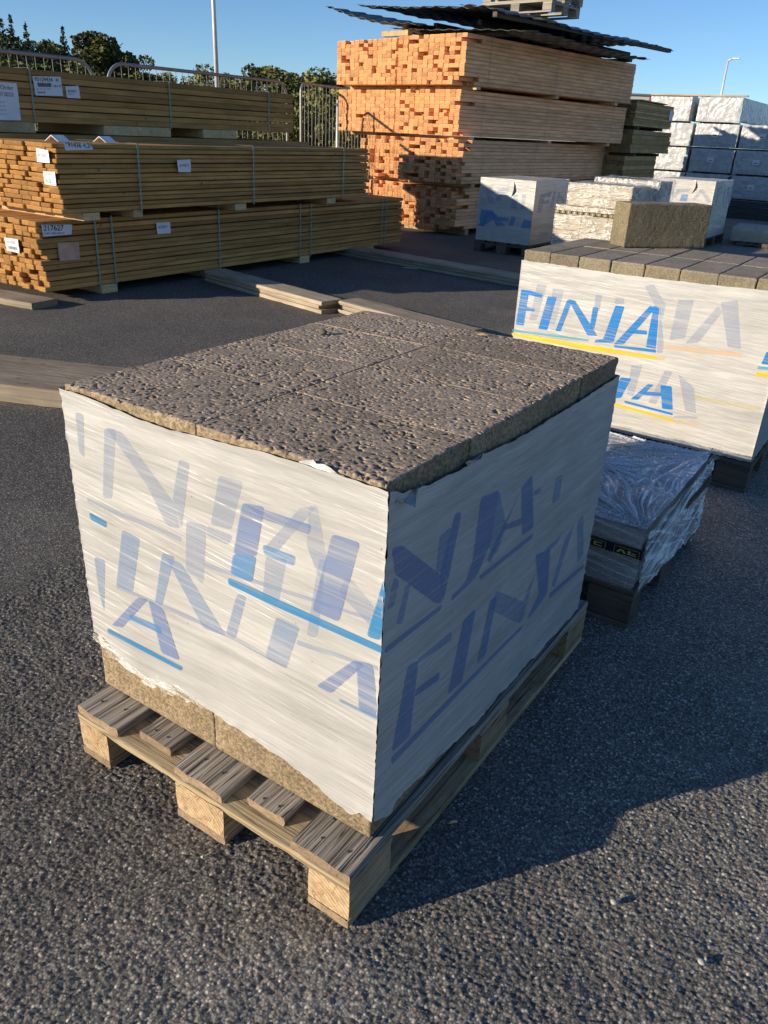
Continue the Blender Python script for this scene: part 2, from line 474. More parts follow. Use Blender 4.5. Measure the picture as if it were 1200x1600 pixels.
M['pebble_dark'] = mat_plain('dark_pebble', (0.09, 0.085, 0.08), 0.9, var=0.2)

# ------------------------------------------------------------------ object helpers
def link(name, me, mats=(), parent=None, loc=(0, 0, 0), rotz=0.0):
    o = bpy.data.objects.new(name, me)
    COL.objects.link(o)
    for m in mats:
        if me is not None and len(me.materials) < len(mats):
            me.materials.append(m)
    o.location = loc
    o.rotation_euler = (0, 0, rotz)
    if parent is not None:
        o.parent = parent
    return o

def tag(o, label=None, cat=None, group=None, kind=None):
    if label: o['label'] = label
    if cat: o['category'] = cat
    if group: o['group'] = group
    if kind: o['kind'] = kind
    return o

def empty(name, loc, rotz=0.0, label=None, cat=None, group=None):
    o = bpy.data.objects.new(name, None)
    COL.objects.link(o)
    o.empty_display_size = 0.2
    o.location = loc
    o.rotation_euler = (0, 0, rotz)
    return tag(o, label, cat, group)

def mesh_from(name, verts, faces, matidx=None, smooth=False):
    me = bpy.data.meshes.new(name)
    me.from_pydata([tuple(v) for v in verts], [], faces)
    if matidx is not None:
        me.polygons.foreach_set('material_index', matidx)
    if smooth:
        me.polygons.foreach_set('use_smooth', [True] * len(me.polygons))
    me.update()
    return me

def grid_mesh(name, P, smooth=True):
    """P: (n, m, 3) array"""
    n, m = P.shape[:2]
    idx = np.arange(n * m).reshape(n, m)
    q = np.stack([idx[:-1, :-1], idx[1:, :-1], idx[1:, 1:], idx[:-1, 1:]], -1).reshape(-1, 4)
    me = bpy.data.meshes.new(name)
    me.vertices.add(n * m)
    me.vertices.foreach_set('co', P.reshape(-1).astype(np.float32))
    me.loops.add(q.size)
    me.loops.foreach_set('vertex_index', q.reshape(-1).astype(np.int32))
    me.polygons.add(len(q))
    me.polygons.foreach_set('loop_start', np.arange(0, q.size, 4, dtype=np.int32))
    if smooth:
        me.polygons.foreach_set('use_smooth', np.ones(len(q), dtype=bool))
    me.update(calc_edges=True)
    return me

def box_mesh(name, lx, ly, lz, bevel=0.002, end_axis=None, jit=0.0):
    """box centred in x and y, resting at z=0; end faces along end_axis use slot 1"""
    bm = bmesh.new()
    bmesh.ops.create_cube(bm, size=1.0)
    for v in bm.verts:
        v.co = Vector((v.co.x * lx, v.co.y * ly, (v.co.z + 0.5) * lz))
        if jit:
            v.co += Vector((random.uniform(-jit, jit), random.uniform(-jit, jit), random.uniform(-jit, jit) * 0.5))
    if bevel:
        bmesh.ops.bevel(bm, geom=bm.edges[:], offset=bevel, segments=1, affect='EDGES')
    bm.normal_update()
    if end_axis is not None:
        for f in bm.faces:
            if abs(f.normal[end_axis]) > 0.8:
                f.material_index = 1
    me = bpy.data.meshes.new(name)
    bm.to_mesh(me)
    bm.free()
    return me

def worn_board(name, lx, ly, lz, wear=0.003, seg=0.03, end_axis=1, groove=0.0):
    """board resting on z=0, centred; long edges nibbled and surface slightly uneven"""
    ax = end_axis
    L = (lx, ly)[ax] if ax < 2 else lz
    n = max(2, int(L / seg))
    ow = (ly, lx)[ax] if ax < 2 else lx
    k = 10
    # profile of the section: rounded rectangle
    prof = []
    nx = max(2, int(ow / (0.0035 if groove else 0.02)))
    for i in range(nx + 1): prof.append((-ow / 2 + ow * i / nx, lz))
    for i in range(1, 3): prof.append((ow / 2, lz - lz * i / 2))
    for i in range(1, nx + 1): prof.append((ow / 2 - ow * i / nx, 0))
    prof.append((-ow / 2, lz / 2))
    seed = random.uniform(0, 100)
    V, F, MI = [], [], []
    for j in range(n + 1):
        t = -L / 2 + L * j / n
        for i, (a, b) in enumerate(prof):
            nn = mnoise.noise(Vector((a * 60 + seed, t * 9, b * 60)))
            n2 = mnoise.noise(Vector((a * 25 + seed * 2, t * 25, b * 25 + 5)))
            corner = abs(abs(a) - ow / 2) < 1e-6 and (abs(b) < 1e-6 or abs(b - lz) < 1e-6)
            aa, bb = a + n2 * wear * 0.5, b + (nn * wear * 0.55 if b > lz * 0.4 else 0)
            if corner:
                q = wear * (0.55 + 1.8 * max(0, n2))
                aa -= math.copysign(q, a); bb += q * (1 if b < 1e-6 else -1)
            if groove and b > lz * 0.9 and not corner:
                gn = mnoise.noise(Vector((a / 0.007 + seed, t / 0.35, seed)))
                g2 = mnoise.noise(Vector((a / 0.016 + seed, t / 0.6, seed + 9)))
                bb -= groove * (max(0, gn) * 0.7 + (max(0, 0.12 - abs(g2)) / 0.12) ** 2 * 1.3)
            tt = t
            if j in (0, n):
                tt += n2 * wear * 2.0 - math.copysign(wear * 0.5, t)
            V.append((aa, tt, bb) if ax == 1 else (tt, aa, bb))
    m = len(prof)
    for j in range(n):
        for i in range(m):
            a, b, c, d = j * m + i, j * m + (i + 1) % m, (j + 1) * m + (i + 1) % m, (j + 1) * m + i
            F.append((a, d, c, b) if ax == 1 else (a, b, c, d)); MI.append(0)
    F.append(tuple(range(m)) if ax == 1 else tuple(reversed(range(m)))); MI.append(1)
    F.append(tuple(reversed(range(n * m, n * m + m))) if ax == 1 else tuple(range(n * m, n * m + m))); MI.append(1)
    me = mesh_from(name, V, F, MI)
    bm = bmesh.new(); bm.from_mesh(me)
    bmesh.ops.recalc_face_normals(bm, faces=bm.faces)
    bm.to_mesh(me); bm.free()
    return me

def tube_mesh(name, pts, r, seg=8):
    V, F = [], []
    pts = [Vector(p) for p in pts]
    up0 = Vector((0.13, 0.29, 0.95))
    for i, p in enumerate(pts):
        d = (pts[min(i + 1, len(pts) - 1)] - pts[max(i - 1, 0)]).normalized()
        a = d.cross(up0)
        if a.length < 0.05: a = d.cross(Vector((1, 0, 0)))
        a.normalize(); b = d.cross(a)
        rr = r[i] if isinstance(r, (list, tuple)) else r
        for k in range(seg):
            t = 2 * math.pi * k / seg
            V.append(p + a * math.cos(t) * rr + b * math.sin(t) * rr)
    for i in range(len(pts) - 1):
        for k in range(seg):
            F.append((i * seg + k, i * seg + (k + 1) % seg, (i + 1) * seg + (k + 1) % seg, (i + 1) * seg + k))
    F.append(tuple(reversed(range(seg)))); F.append(tuple(range((len(pts) - 1) * seg, len(pts) * seg)))
    return mesh_from(name, V, F, None, True)

def copy_tree(o, parent=None):
    c = o.copy(); COL.objects.link(c); c.parent = parent
    for ch in list(o.children):
        copy_tree(ch, c)
    return c

def text_mesh(txt, size, thick=0.0):
    cu = bpy.data.curves.new('lettering', 'FONT')
    cu.body = txt; cu.size = size; cu.align_x = 'LEFT'
    cu.resolution_u = 3
    o = bpy.data.objects.new('tmp', cu); COL.objects.link(o)
    bpy.context.view_layer.update()
    me = bpy.data.meshes.new_from_object(o.evaluated_get(bpy.context.evaluated_depsgraph_get()))
    bpy.data.objects.remove(o); bpy.data.curves.remove(cu)
    return me

# ---- numpy noise
def vnoise(x, y, seed=0):
    xi, yi = np.floor(x).astype(np.int64), np.floor(y).astype(np.int64)
    fx, fy = x - xi, y - yi
    fx = fx * fx * (3 - 2 * fx); fy = fy * fy * (3 - 2 * fy)
    def h(a, b):
        n = (a * 374761393 + b * 668265263 + seed * 1442695041) & 0xffffffff
        n = ((n ^ (n >> 13)) * 1274126177) & 0xffffffff
        return ((n ^ (n >> 16)) & 0xffff) / 65535.0
    return (h(xi, yi) * (1 - fx) + h(xi + 1, yi) * fx) * (1 - fy) + (h(xi, yi + 1) * (1 - fx) + h(xi + 1, yi + 1) * fx) * fy

def hash2(a, b, seed):
    n = (a * 374761393 + b * 668265263 + seed * 1442695041) & 0xffffffff
    n = ((n ^ (n >> 13)) * 1274126177) & 0xffffffff
    return ((n ^ (n >> 16)) & 0xffff) / 65535.0

def stones(x, y, seed=1):
    """height of a bed of rounded chips, one per cell, 0..1"""
    xi, yi = np.floor(x).astype(np.int64), np.floor(y).astype(np.int64)
    best = np.zeros_like(x)
    for dx in (-1, 0, 1):
        for dy in (-1, 0, 1):
            cx_, cy_ = xi + dx, yi + dy
            px_ = cx_ + hash2(cx_, cy_, seed); py_ = cy_ + hash2(cx_, cy_, seed + 9)
            r = 0.45 + 0.45 * hash2(cx_, cy_, seed + 17)
            hh = 0.35 + 0.65 * hash2(cx_, cy_, seed + 23)
            ang = hash2(cx_, cy_, seed + 31) * 3.14
            ddx, ddy = x - px_, y - py_
            u = ddx * np.cos(ang) + ddy * np.sin(ang); v = -ddx * np.sin(ang) + ddy * np.cos(ang)
            d = (np.abs(u / r) ** 2.4 + np.abs(v / (r * 0.72)) ** 2.4)
            tilt = 1 + 0.45 * (u / r) * (hash2(cx_, cy_, seed + 41) - 0.5) * 2
            best = np.maximum(best, hh * np.clip(1 - d, 0, 1) ** 0.45 * tilt)
    return best
# ---- outlines of the lettering printed on the wraps: class and (horizontal, height) in metres
MAIN_FRONT = [["M",[[-0.317,0.785],[-0.265,0.792],[-0.287,0.686],[-0.345,0.672]]],["M",[[-0.317,0.785],[-0.161,0.79],[-0.165,0.77],[-0.268,0.768]]],["B",[[-0.345,0.672],[-0.287,0.686],[-0.3,0.626],[-0.355,0.626]]],["B",[[-0.272,0.717],[-0.195,0.718],[-0.198,0.698],[-0.268,0.695]]],["P",[[-0.265,0.694],[-0.215,0.706],[-0.236,0.606],[-0.275,0.603]]],["M",[[-0.117,0.788],[-0.06,0.791],[-0.099,0.623],[-0.158,0.623]]],["P",[[-0.372,0.823],[-0.313,0.826],[-0.347,0.72],[-0.401,0.714]]],["P",[[-0.183,0.817],[-0.151,0.825],[-0.241,0.708],[-0.268,0.71]]],["P",[[-0.166,0.825],[-0.148,0.828],[-0.127,0.737],[-0.138,0.684],[-0.171,0.748]]],["P",[[-0.467,0.701],[-0.412,0.708],[-0.43,0.574],[-0.479,0.588]]],["P",[[-0.412,0.708],[-0.344,0.709],[-0.356,0.685],[-0.414,0.687]]],["Q",[[-0.665,0.618],[-0.61,0.615],[-0.652,0.47],[-0.707,0.466]]],["Q",[[-0.545,0.605],[-0.508,0.609],[-0.561,0.471],[-0.582,0.473]]],["Q",[[-0.536,0.599],[-0.49,0.6],[-0.373,0.475],[-0.439,0.467]]],["Q",[[-0.34,0.588],[-0.316,0.589],[-0.35,0.478],[-0.376,0.48]]],["Q",[[-0.242,0.577],[-0.186,0.577],[-0.219,0.469],[-0.273,0.47]]],["P",[[-0.088,0.714],[-0.071,0.715],[-0.025,0.679],[-0.028,0.639],[-0.102,0.681]]],["P",[[-0.144,0.731],[-0.129,0.735],[-0.146,0.569],[-0.171,0.564]]],["C",[[-0.011,0.742],[-0.006,0.718],[-0.011,0.622],[-0.04,0.619]]],["C",[[-0.362,0.615],[-0.26,0.615],[-0.007,0.612],[-0.008,0.598],[-0.26,0.597],[-0.361,0.6]]],["P",[[-0.77,0.662],[-0.484,0.66],[-0.485,0.649],[-0.773,0.648]]],["P",[[-0.707,0.47],[-0.391,0.487],[-0.218,0.478],[-0.219,0.468],[-0.392,0.475],[-0.709,0.459]]],["P",[[-0.194,0.545],[-0.008,0.569],[-0.008,0.559],[-0.194,0.534]]],["P",[[-0.426,0.625],[-0.035,0.659],[-0.035,0.652],[-0.427,0.614]]],["M",[[-0.638,0.463],[-0.604,0.471],[-0.703,0.358],[-0.741,0.349]]],["B",[[-0.67,0.409],[-0.572,0.414],[-0.569,0.397],[-0.677,0.392]]],["M",[[-0.604,0.471],[-0.557,0.465],[-0.519,0.351],[-0.576,0.344]]],["C",[[-0.758,0.334],[-0.511,0.338],[-0.517,0.325],[-0.76,0.32]]],["M",[[-0.063,0.56],[-0.042,0.559],[-0.113,0.462],[-0.148,0.462]]],["M",[[-0.06,0.56],[-0.025,0.567],[-0.007,0.459],[-0.05,0.455]]],["C",[[-0.094,0.46],[-0.009,0.461],[-0.008,0.454],[-0.094,0.453]]],["C",[[-0.769,0.626],[-0.714,0.62],[-0.716,0.606],[-0.769,0.61]]],["Q",[[-0.774,0.516],[-0.736,0.519],[-0.763,0.375],[-0.774,0.423]]],["P",[[-0.684,0.837],[-0.648,0.843],[-0.686,0.681],[-0.717,0.675]]],["P",[[-0.68,0.838],[-0.631,0.841],[-0.498,0.73],[-0.485,0.678],[-0.523,0.672],[-0.573,0.746]]],["P",[[-0.474,0.827],[-0.446,0.826],[-0.481,0.679],[-0.501,0.736]]],["P",[[-0.773,0.85],[-0.745,0.851],[-0.762,0.752],[-0.777,0.761]]]]
MAIN_RIGHT = [["M",[[0.098,0.79],[0.127,0.785],[0.278,0.656],[0.283,0.596],[0.258,0.608],[0.112,0.737]]],["M",[[0.304,0.775],[0.329,0.768],[0.302,0.645],[0.287,0.596],[0.266,0.661]]],["Q",[[0.148,0.699],[0.165,0.693],[0.145,0.623],[0.125,0.632]]],["Q",[[0.109,0.734],[0.127,0.718],[0.114,0.674],[0.094,0.676]]],["Q",[[0.253,0.75],[0.294,0.753],[0.284,0.667],[0.249,0.674]]],["M",[[0.404,0.771],[0.483,0.759],[0.467,0.644],[0.424,0.589],[0.322,0.581],[0.32,0.593],[0.377,0.6],[0.396,0.64]]],["Q",[[0.483,0.757],[0.542,0.653],[0.505,0.603],[0.458,0.642]]],["M",[[0.562,0.695],[0.592,0.724],[0.48,0.593],[0.461,0.609]]],["M",[[0.592,0.724],[0.643,0.741],[0.693,0.593],[0.63,0.597]]],["M",[[0.54,0.661],[0.616,0.647],[0.616,0.629],[0.533,0.65]]],["M",[[0.433,0.585],[0.694,0.578],[0.695,0.565],[0.441,0.572]]],["M",[[0.095,0.601],[0.284,0.593],[0.281,0.582],[0.094,0.589]]],["M",[[0.173,0.516],[0.211,0.508],[0.2,0.335],[0.136,0.339]]],["Q",[[0.21,0.511],[0.336,0.505],[0.338,0.481],[0.208,0.5]]],["M",[[0.211,0.439],[0.3,0.428],[0.3,0.407],[0.208,0.424]]],["M",[[0.382,0.503],[0.435,0.507],[0.407,0.335],[0.344,0.341]]],["M",[[0.502,0.494],[0.536,0.488],[0.512,0.343],[0.471,0.342]]],["Q",[[0.527,0.506],[0.705,0.387],[0.697,0.331],[0.669,0.349],[0.518,0.459]]],["Q",[[0.704,0.412],[0.747,0.451],[0.709,0.331],[0.687,0.338]]],["M",[[0.731,0.505],[0.825,0.482],[0.853,0.34],[0.744,0.315],[0.746,0.33],[0.791,0.37]]],["Q",[[0.802,0.495],[0.888,0.492],[0.867,0.477],[0.795,0.477]]],["Q",[[0.923,0.472],[0.98,0.492],[0.902,0.335],[0.876,0.351]]],["Q",[[0.997,0.486],[1.038,0.495],[1.1,0.346],[1.059,0.336]]],["Q",[[0.663,0.694],[0.703,0.69],[0.709,0.673],[0.667,0.68]]],["Q",[[0.789,0.683],[0.834,0.678],[0.832,0.613],[0.786,0.618]]],["M",[[0.134,0.328],[0.712,0.32],[0.712,0.31],[0.139,0.307]]],["M",[[0.869,0.332],[1.117,0.31],[1.121,0.295],[0.875,0.313]]]]
BIG_FRONT = [["S",[[-1.033,0.735],[-0.992,0.734],[-0.999,0.565],[-1.041,0.564]]],["S",[[-0.998,0.735],[-0.921,0.726],[-0.924,0.708],[-0.998,0.714]]],["S",[[-0.997,0.657],[-0.952,0.653],[-0.953,0.64],[-0.997,0.638]]],["S",[[-0.894,0.721],[-0.849,0.723],[-0.875,0.565],[-0.921,0.561]]],["S",[[-0.796,0.718],[-0.772,0.711],[-0.807,0.569],[-0.833,0.567]]],["S",[[-0.793,0.723],[-0.759,0.721],[-0.625,0.578],[-0.673,0.572]]],["S",[[-0.668,0.705],[-0.641,0.704],[-0.646,0.606],[-0.668,0.613]]],["S",[[-0.565,0.726],[-0.524,0.727],[-0.546,0.56],[-0.635,0.545],[-0.632,0.558],[-0.596,0.568]]],["S",[[-0.411,0.748],[-0.385,0.742],[-0.499,0.56],[-0.543,0.553]]],["S",[[-0.396,0.75],[-0.371,0.744],[-0.351,0.566],[-0.396,0.564]]],["S",[[-0.466,0.635],[-0.405,0.638],[-0.402,0.621],[-0.477,0.615]]],["S",[[-0.542,0.55],[-0.35,0.563],[-0.347,0.549],[-0.537,0.54]]],["T",[[-1.056,0.539],[-0.665,0.556],[-0.663,0.546],[-1.055,0.528]]],["Y",[[-1.058,0.522],[-1.006,0.523],[-0.34,0.535],[-0.336,0.518],[-0.656,0.504],[-1.052,0.507]]],["O",[[-0.338,0.536],[-0.305,0.54],[-0.302,0.524],[-0.334,0.518]]],["P",[[-0.956,0.768],[-0.905,0.77],[-0.935,0.602],[-0.973,0.596]]],["P",[[-0.875,0.758],[-0.818,0.756],[-0.839,0.596],[-0.874,0.596]]],["P",[[-0.666,0.761],[-0.634,0.763],[-0.633,0.69],[-0.661,0.696]]],["P",[[-0.571,0.76],[-0.53,0.76],[-0.53,0.736],[-0.571,0.73]]],["P",[[-0.37,0.759],[-0.322,0.599],[-0.318,0.554],[-0.343,0.55]]],["P",[[-0.297,0.789],[-0.232,0.798],[-0.236,0.634],[-0.3,0.613]]],["P",[[-0.123,0.804],[-0.059,0.822],[-0.001,0.626],[-0.055,0.626]]],["P",[[-0.132,0.784],[-0.106,0.769],[-0.176,0.624],[-0.231,0.61]]],["P",[[-0.451,0.825],[-0.414,0.839],[-0.345,0.763],[-0.346,0.694]]],["O",[[-0.315,0.59],[0.002,0.612],[0.007,0.594],[-0.311,0.571]]],["S",[[-0.482,0.409],[-0.435,0.413],[-0.465,0.315],[-0.501,0.302],[-0.51,0.355]]],["S",[[-0.355,0.403],[-0.329,0.405],[-0.386,0.321],[-0.42,0.317]]],["S",[[-0.299,0.409],[-0.25,0.414],[-0.224,0.309],[-0.271,0.304]]],["S",[[-0.363,0.366],[-0.288,0.377],[-0.285,0.361],[-0.37,0.346]]],["S",[[-0.447,0.305],[-0.221,0.294],[-0.219,0.283],[-0.445,0.294]]],["Y",[[-0.509,0.284],[-0.211,0.269],[-0.202,0.253],[-0.506,0.27]]],["O",[[-0.205,0.265],[-0.102,0.273],[-0.104,0.262],[-0.202,0.253]]],["P",[[-0.232,0.474],[-0.154,0.428],[-0.121,0.316],[-0.17,0.316]]],["P",[[-0.293,0.478],[-0.258,0.479],[-0.302,0.318],[-0.338,0.316]]],["P",[[-0.214,0.284],[-0.113,0.302],[-0.111,0.292],[-0.211,0.273]]],["P",[[-0.446,0.474],[-0.396,0.484],[-0.41,0.333],[-0.442,0.336]]],["V",[[-0.147,0.394],[0.129,0.398],[0.133,0.383],[-0.144,0.379]]],["Y",[[0.077,0.544],[0.146,0.548],[0.15,0.532],[0.081,0.526]]],["T",[[0.08,0.569],[0.14,0.574],[0.143,0.563],[0.08,0.556]]],["S",[[0.099,0.634],[0.124,0.639],[0.129,0.583],[0.09,0.58]]]]
W1_FRONT = [["B",[[-4.581,0.521],[-4.402,0.528],[-4.346,0.428],[-4.558,0.314],[-4.591,0.406]]],["B",[[-4.49,0.509],[-4.422,0.504],[-4.513,0.318],[-4.605,0.321]]],["B",[[-4.445,0.513],[-4.352,0.484],[-4.203,0.347],[-4.335,0.335]]],["B",[[-4.305,0.461],[-4.172,0.451],[-4.166,0.406],[-4.322,0.411]]],["B",[[-4.132,0.477],[-4.066,0.471],[-4.095,0.357],[-4.161,0.362]]],["B",[[-3.956,0.455],[-3.844,0.447],[-3.844,0.355],[-3.985,0.349]]],["P",[[-4.569,0.819],[-4.42,0.682],[-4.367,0.605],[-4.479,0.611]]],["P",[[-4.367,0.796],[-4.216,0.807],[-4.21,0.753],[-4.293,0.728],[-4.326,0.634],[-4.381,0.648]]],["P",[[-4.143,0.739],[-4.07,0.738],[-4.077,0.562],[-4.165,0.573]]],["P",[[-4.016,0.749],[-3.953,0.753],[-3.971,0.571],[-4.022,0.567]]]]
W1_RIGHT = [["Q",[[9.232,0.757],[9.393,0.76],[9.341,0.533],[9.18,0.533]]],["Q",[[9.27,0.756],[9.583,0.776],[9.584,0.717],[9.284,0.712]]],["Q",[[9.325,0.674],[9.544,0.688],[9.549,0.644],[9.31,0.631]]],["Q",[[9.633,0.775],[9.732,0.779],[9.699,0.585],[9.599,0.582]]],["Q",[[9.79,0.759],[9.888,0.775],[9.852,0.586],[9.771,0.582]]],["Q",[[9.863,0.757],[10.162,0.605],[10.091,0.592],[9.839,0.709]]]]
W2_FRONT = [["P",[[-3.0,0.801],[-2.751,0.829],[-2.805,0.773],[-2.936,0.76]]],["P",[[-2.967,0.804],[-2.911,0.803],[-2.964,0.678],[-3.02,0.678]]],["B",[[-2.886,0.736],[-2.788,0.743],[-2.79,0.649],[-2.9,0.64]]],["P",[[-2.641,0.827],[-2.587,0.83],[-2.433,0.666],[-2.494,0.651]]],["P",[[-2.628,0.817],[-2.589,0.789],[-2.664,0.679],[-2.72,0.686]]],["P",[[-3.205,0.745],[-3.155,0.727],[-3.067,0.627],[-3.123,0.623]]]]
W2_RIGHT = [["Q",[[12.431,0.859],[12.776,0.861],[12.808,0.829],[12.467,0.821]]],["Q",[[12.431,0.859],[12.544,0.856],[12.617,0.602],[12.506,0.602]]],["Q",[[12.886,0.848],[12.982,0.85],[13.074,0.588],[12.976,0.587]]],["Q",[[13.083,0.848],[13.171,0.85],[13.244,0.588],[13.162,0.589]]],["Q",[[13.083,0.848],[13.243,0.84],[13.445,0.591],[13.338,0.595]]],["Q",[[13.324,0.86],[13.419,0.868],[13.499,0.589],[13.418,0.587]]]]

# ================================================================== GROUND
def axis(dense_lo, dense_hi, step, lo, hi):
    a = list(np.arange(dense_lo, dense_hi, step))
    g, s, left, right = step, dense_hi, [], []
    v = dense_hi
    while v < hi:
        right.append(v); g *= 1.25; v += g
    right.append(hi)
    g = step; v = dense_lo
    while True:
        g *= 1.25; v -= g
        if v < lo: break
        left.append(v)
    left.append(lo)
    return np.array(sorted(left) + a + right)
gx = axis(-1.70, 1.60, 0.0036, -300, 300)
gy = axis(-0.72, 1.45, 0.0036, -200, 500)
X, Y = np.meshgrid(gx, gy, indexing='ij')
def sstep(a, b, x):
    t = np.clip((x - a) / (b - a), 0, 1)
    return t * t * (3 - 2 * t)
mask = sstep(-1.70, -1.5, X) * (1 - sstep(1.4, 1.60, X)) * sstep(-0.72, -0.66, Y) * (1 - sstep(1.1, 1.45, Y))
fine_h = np.zeros_like(X)
sel = mask > 0
xs, ys = X[sel], Y[sel]
hgt = stones(xs / 0.0092, ys / 0.0092, 3) * 0.0026 + stones(xs / 0.0068, ys / 0.0068, 5) * 0.0030 + vnoise(xs / 0.045, ys / 0.045, 8) * 0.003
fine_h[sel] = (hgt - 0.006) * mask[sel]
roll = (vnoise(X / 1.7, Y / 1.7, 4) - 0.5) * 0.004 * np.clip(mask, 0, 1)
G = np.stack([X, Y, fine_h + roll], -1)
me = grid_mesh('asphalt_ground', G, smooth=False)
g = link('asphalt_ground', me, [M['asphalt']])
tag(g, kind='structure')

# meadow strip beyond the fence
n1, n2 = 60, 60
mx = np.linspace(-250, -8.75, n1); my = np.linspace(-60, 260, n2)
MX, MY = np.meshgrid(mx, my, indexing='ij')
MZ = 0.03 + 0.25 * vnoise(MX / 9, MY / 9, 5) * sstep(-8.75, -14, MX)
mw = link('meadow', grid_mesh('meadow', np.stack([MX, MY, MZ], -1)), [M['meadow']])
tag(mw, kind='structure')

# ================================================================== PALLETS
def make_pallet(name, loc, rotz, label, cat='pallet', group=None, kinds=('pal_top', 'pal_x', 'pal_block'), detail=True, z=0.0, wear=0.003, jitter=True):
    """euro pallet; origin at its near right corner on the ground, 0.8 towards -x, 1.2 towards +y"""
    t = empty(name, (loc[0], loc[1], z), rotz, label, cat, group)
    mt, mxm, mb = (M[k] for k in kinds)
    wear = 0.0016 if detail else 0.001
    endm = M['pal_end'] if kinds[0] == 'pal_top' else mb
    def board(nm, lx, ly, lz, x, y, zz, ax, mat):
        me = worn_board(nm, lx, ly, lz, wear if detail else 0.0015, 0.03 if detail else 0.3, ax, 0.0013 if detail and nm == 'top_board' else 0)
        o = link(nm, me, [mat, M['block_end'] if (kinds[0] == 'pal_top' and nm == 'corner_block') else endm], t, (x, y, zz))
        return o
    xs = [(-0.0725, 0.145), (-0.236, 0.10), (-0.40, 0.145), (-0.564, 0.10), (-0.7275, 0.145)]
    for i, (x, wd) in enumerate(xs):
        off = 0.03 if i in (1, 3) else 0.0
        board('top_board', wd, 1.2 - off, 0.022, x, 0.6 + off / 2, 0.122, 1, mt)
    for y in (0.0725, 0.6, 1.1275):
        board('cross_board', 0.8, 0.145, 0.021, -0.4, y, 0.1, 0, mxm)
    for y in (0.0725, 0.6, 1.1275):
        for x, wd in ((-0.05, 0.10), (-0.4, 0.145), (-0.75, 0.10)):
            board('corner_block', wd, 0.143, 0.077, x, y, 0.0225, 1, mb)
    for x, wd in ((-0.05, 0.10), (-0.4, 0.145), (-0.75, 0.10)):
        board('bottom_board', wd, 1.198, 0.0215, x, 0.6, 0.0, 1, mxm if False else mb)
    if detail:
        nails = bmesh.new()
        for x, wd in xs:
            for y in (0.05, 0.10, 0.6, 1.12):
                for dx in (-0.03, 0.032):
                    c = bmesh.ops.create_cone(nails, cap_ends=True, segments=8, radius1=0.0032, radius2=0.0028, depth=0.0015,
                                              matrix=Matrix.Translation((x + dx * wd / 0.145 + random.uniform(-.006, .006), y + random.uniform(-.01, .01), 0.1443)))
        me = bpy.data.meshes.new('nail_heads'); nails.to_mesh(me); nails.free()
        tag(link('nail_heads', me, [M['dark_beam']], t), kind='stuff')
    return t

make_pallet('wooden_pallet', (0, 0), 0.0, 'weathered grey brown pallet under the nearest block stack, front deck boards bare')

